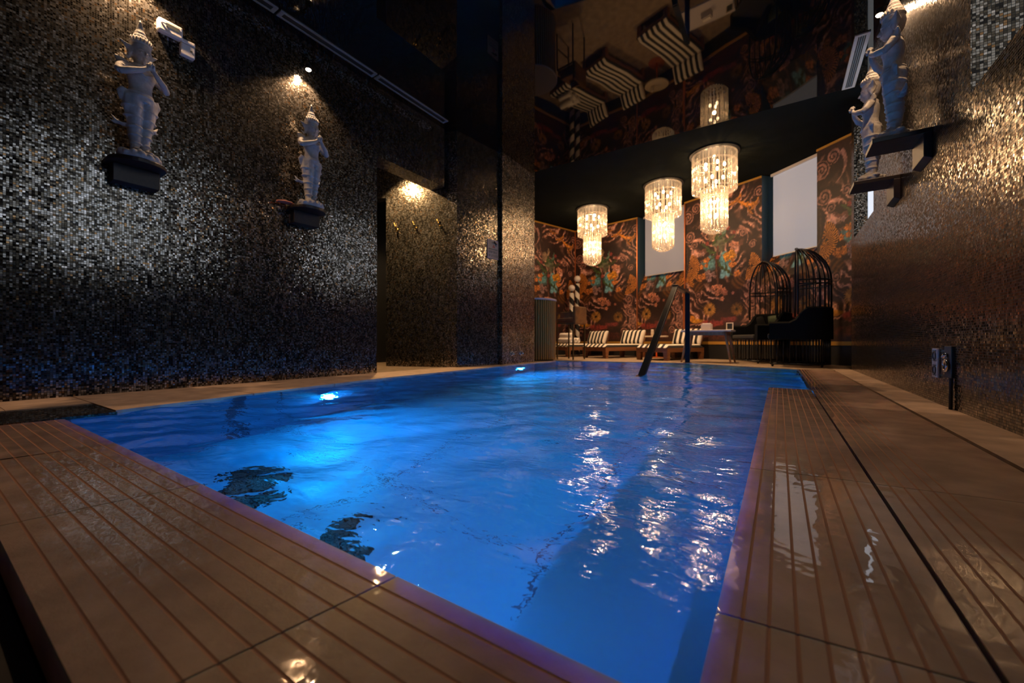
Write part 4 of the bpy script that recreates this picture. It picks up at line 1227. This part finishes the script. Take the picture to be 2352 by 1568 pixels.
# round side table between the loungers
t = thing('side_table', 'small round pale side table between two striped loungers', 'side table', (-2.30,9.36,0))
a = MB(); a.lathe([(.24,.455),(.25,.46),(.25,.485),(.245,.49)], 32); a.obj('top', mat('cream lacquer', (.62,.50,.36), .4), t, smooth=False)
a = MB(); a.tube([(0,0,.02),(0,0,.456)], .02, 12); a.obj('stem', M['copper'], t, smooth=True)
a = MB(); a.lathe([(.17,0),(.17,.012),(.03,.022)], 28); a.obj('foot', M['copper'], t)
a = MB(); a.lathe([(.03,.0),(.034,.05),(.030,.12),(.034,.14)], 18)
tag(a.obj('candle_jar', mat('frosted jar', (.6,.5,.4), .3), loc=(-2.38,9.32,.49), smooth=True), 'small pale candle jar on the round side table', 'candle')

# coffee table
t = thing('coffee_table', 'pale topped table on splayed wooden legs beside the handrail post', 'table', (-1.03,7.72,0), R(-3))
a = MB(); a.box(-.39,.39,-.25,.25,.525,.555); a.obj('top', M['tabletop'], t, bevel=.008)
for sx in (-1,1):
    for sy in (-1,1):
        a = MB(); a.tube([(sx*.38,sy*.24,0),(sx*.29,sy*.17,.526)], [.014,.026], 10); a.obj('leg', M['wood_light'], t, smooth=True)
a = MB(); a.box(-.30,.30,-.18,-.16,.47,.524); a.box(-.30,.30,.16,.18,.47,.524); a.box(-.30,-.28,-.16,.16,.47,.524); a.box(.28,.30,-.16,.16,.47,.524)
a.obj('apron', M['wood_light'], t)
t = thing('napkin_box', 'pale square napkin box on the table', 'box', (-1.05,7.70,.555), R(-12))
a = MB(); a.box(-.08,.08,-.05,.05,0,.105); a.obj('case', mat('pale grey card', (.55,.48,.45), .6), t, bevel=.004)
a = MB(); a.box(-.065,.065,-.03,.03,.105,.122); a.obj('napkins', M['towel'], t, bevel=.004)
t = thing('menu_stand', 'small white menu stand at the right end of the table', 'menu', (-.70,7.74,.555), R(-10))
a = MB(); a.box(-.055,.055,-.03,.03,0,.012); a.obj('base', M['white_plastic'], t)
a = MB(); a.box(-.055,-.04,-.006,.006,.012,.125); a.box(.04,.055,-.006,.006,.012,.125); a.box(-.04,.04,-.006,.006,.11,.125); a.obj('frame', mat('cream card', (.75,.62,.48), .6), t)
a = MB(); a.box(-.04,.04,-.003,.003,.012,.11); a.obj('card', M['dark'], t)

# ------------------------------------------------------------------ bird cage chairs
def cage_chair(label, loc, face):
    """high birdcage chair: deep tub seat, half-dome cage over the back; the open front is +x"""
    t = thing('birdcage_chair', label, 'chair', loc, face, 'birdcage armchairs')
    Rr = .35; XF = .40
    def outline(r, xf, n=24):
        p = [(xf,r)]
        p += [(xf*(1-k/5.),r) for k in range(1,5)]
        p += [(-r*math.sin(PI*k/n), r*math.cos(PI*k/n)) for k in range(n+1)]
        p += [(xf*k/5.,-r) for k in range(1,6)]
        return p
    o_ = outline(Rr-.015, XF-.02)
    for z in (.04,.40):
        b = MB(); b.tube([(x,y,z) for x,y in o_]+[(o_[0][0],o_[0][1],z)], .013, 6); b.obj('base_ring', M['steel_black'], t, smooth=True)
    b = MB()
    dense = outline(Rr-.015, XF-.02, 26)+[(XF-.02, -(Rr-.015)+.075*k) for k in range(1,9)]
    for (x,y) in dense: b.tube([(x,y,.04),(x,y,.40)], .007, 6)
    b.obj('base_slats', M['steel_black'], t, smooth=True)
    for (x,y) in ((XF-.04,Rr-.03),(XF-.04,-Rr+.03),(-.22,.24),(-.22,-.24)):
        b = MB(); b.tube([(x,y,0),(x,y,.04)], [.012,.018], 8); b.obj('foot', M['steel_black'], t)
    b = MB(); so_ = outline(Rr-.055, XF+.02); b.prism(so_, .40, .475); b.obj('seat', M['seat_grey'], t, bevel=.02)
    so2 = outline(Rr, XF)
    vs = []; fs = []
    ot, it = outline(Rr+.02, XF), outline(Rr-.05, XF); n = len(ot)
    for k in range(n):
        x = ot[k][0]; f = min(1,max(0,(.14-x)/.20)); f = f*f*(3-2*f); top = .645+.205*f
        m_ = ((ot[k][0]+it[k][0])/2, (ot[k][1]+it[k][1])/2)
        vs += [(*it[k],.39),(*ot[k],.39),(*ot[k],top-.025),(*m_,top),(*it[k],top-.025)]
    for k in range(n-1):
        for j in range(5):
            b0 = k*5; b1 = (k+1)*5
            fs.append((b0+j, b0+(j+1)%5, b1+(j+1)%5, b1+j))
    fs.append((4,3,2,1,0)); fs.append(tuple((n-1)*5+j for j in range(5)))
    b = MB(); b.add(vs, fs); b.obj('backrest', M['velvet_black'], t, smooth=False)
    AP = (.06,0,1.72)
    bars = [(.06,Rr)]+[(-Rr*math.sin(PI*(k+.5)/14), Rr*math.cos(PI*(k+.5)/14)) for k in range(14)]+[(.06,-Rr)]
    for k, (x,y) in enumerate(bars):
        z0 = .74 if abs(x-.06) < .01 else .82
        pts = [(x,y,z0),(x,y,1.22)]
        for j in range(1,9):
            e = PI/2*j/8; pts.append((AP[0]+(x-AP[0])*math.cos(e), AP[1]+(y-AP[1])*math.cos(e), 1.22+.50*math.sin(e)))
        r_ = .014 if k in (0,len(bars)-1) else .0085
        b = MB(); b.tube(pts, r_, 6); b.obj('cage_bar', M['steel_black'], t, smooth=True)
    for z in (1.17,1.225):
        b = MB(); b.tube([(x,y,z) for x,y in bars], .011, 6); b.obj('cage_ring', M['steel_black'], t, smooth=True)
    b = MB(); b.ball((.06,0,1.725), (.024,.024,.018), 10, 6); b.obj('finial', M['steel_black'], t, smooth=True)
    return t
cage_chair('black birdcage armchair facing the table, lower looking of the pair', (-.19,8.17,0), R(216))
cage_chair('black birdcage armchair seen in profile, standing nearest the right wall', (.27,7.30,0), R(181))
for k, (x,y,rz,m_,lab) in enumerate(((-.034,8.16,R(138),M['velvet_green'],'dark green cushion in the left birdcage chair'),(-.244,8.279,R(112),M['velvet_black'],'black cushion beside the green one in the left birdcage chair'))):
    a = MB()
    vs = []; fs = []; nn = 12
    for side in (-1,1):
        for j in range(nn+1):
            for i in range(nn+1):
                u, v = 2*i/nn-1, 2*j/nn-1
                th = .075*math.sqrt(max(0,(1-u*u)*(1-v*v)))
                k_ = 1-.10*(abs(u)*abs(v))
                vs.append((u*.16*k_*(1-.05*v*v), side*th*.7+.05*v, .16+.16*v*(1-.05*u*u)))
    NV = (nn+1)**2
    for s_ in (0,1):
        for j in range(nn):
            for i in range(nn):
                q = (s_*NV+j*(nn+1)+i, s_*NV+j*(nn+1)+i+1, s_*NV+(j+1)*(nn+1)+i+1, s_*NV+(j+1)*(nn+1)+i)
                fs.append(q if s_ == 0 else q[::-1])
    a.add(vs, fs)
    tag(a.obj('cushion', m_, loc=(x,y,.478), rotz=rz, smooth=True), lab, 'cushion')

# ------------------------------------------------------------------ counter, bar stool, globe lamps
t = thing('bar_counter', 'round fluted olive green counter beside the pillar', 'counter', (-4.02,6.82,0))
a = MB(); n = 60; pts = []
for k in range(n*6):
    a_ = 2*PI*k/(n*6); r = .445-.03*(.5+.5*math.cos(n*a_))**2
    pts.append((r*math.cos(a_), r*math.sin(a_)))
a.prism(pts, .02, 1.135); a.obj('body', M['flute'], t)
a = MB(); a.lathe([(.455,1.135),(.462,1.14),(.462,1.165),(.455,1.17)], 60); a.obj('top', M['lavender'], t)
a = MB(); a.lathe([(.40,0),(.40,.02)], 40); a.obj('plinth', M['black'], t)

t = thing('bar_stool', 'brown velvet bar stool on a thin metal frame beside the green counter', 'stool', (-3.55,7.55,0), R(172))
fm = mat('dull bronze tube', (.10,.085,.05), .4, .6)
a = MB(); a.box(-.20,.20,-.21,.21,.74,.83); a.obj('seat', M['velvet_brown'], t, bevel=.03)
a = MB(); a.prism([(-.245,-.22),(-.175,-.22),(-.175,.22),(-.245,.22)], .70, 1.06); a.obj('backrest', M['velvet_brown'], t, bevel=.03)
a = MB(); a.prism([(-.19,.18),(.12,.18),(.12,.225),(-.19,.225)], .83, .95); a.prism([(-.19,-.225),(.12,-.225),(.12,-.18),(-.19,-.18)], .83, .95); a.obj('armrests', M['velvet_brown'], t, bevel=.018)
for sx in (-1,1):
    for sy in (-1,1):
        a = MB(); a.box(sx*.19-.012,sx*.19+.012,sy*.21-.012,sy*.21+.012,0,.715); a.obj('leg', fm, t)
a = MB(); a.box(-.2,.2,-.222,-.198,.715,.74); a.box(-.2,.2,.198,.222,.715,.74); a.box(-.2,-.178,-.198,.198,.715,.74); a.box(.178,.2,-.198,.198,.715,.74); a.box(.178,.2,-.198,.198,.26,.28)
a.obj('frame', fm, t)

for k, (x,y,h,lab) in enumerate(((-4.50,9.97,2.03,'taller spiral striped pole lamp with a white globe by the far corner'),(-4.585,9.80,1.77,'shorter spiral striped pole lamp with a white globe by the far corner'))):
    t = thing('pole_lamp', lab, 'lamp', (x,y,0), 0, 'spiral striped pole lamps in the far corner')
    a = MB(); a.lathe([(.08,0),(.08,.02),(.065,.03)], 24); a.obj('base', M['steel_black'], t)
    a = MB(); a.lathe([(.062,.03),(.062,h-.13)], 24); a.obj('pole', M['barber'], t, smooth=True)
    a = MB(); a.lathe([(.03,h-.13),(.03,h-.08)], 16); a.obj('collar', M['steel_black'], t)
    a = MB(); a.ball((0,0,h), .088, 24, 16); a.obj('globe', M['globe'], t, smooth=True)

# ------------------------------------------------------------------ world and view
wd = bpy.data.worlds.new('world'); bpy.context.scene.world = wd; wd.use_nodes = True
wd.node_tree.nodes['Background'].inputs['Color'].default_value = (0,0,0,1)
wd.node_tree.nodes['Background'].inputs['Strength'].default_value = 0
sc = bpy.context.scene
sc.view_settings.view_transform = 'Standard'; sc.view_settings.look = 'None'
sc.view_settings.exposure = 0.0; sc.view_settings.gamma = 1
sc.view_settings.use_curve_mapping = False
sc.cycles.transparent_max_bounces = 24
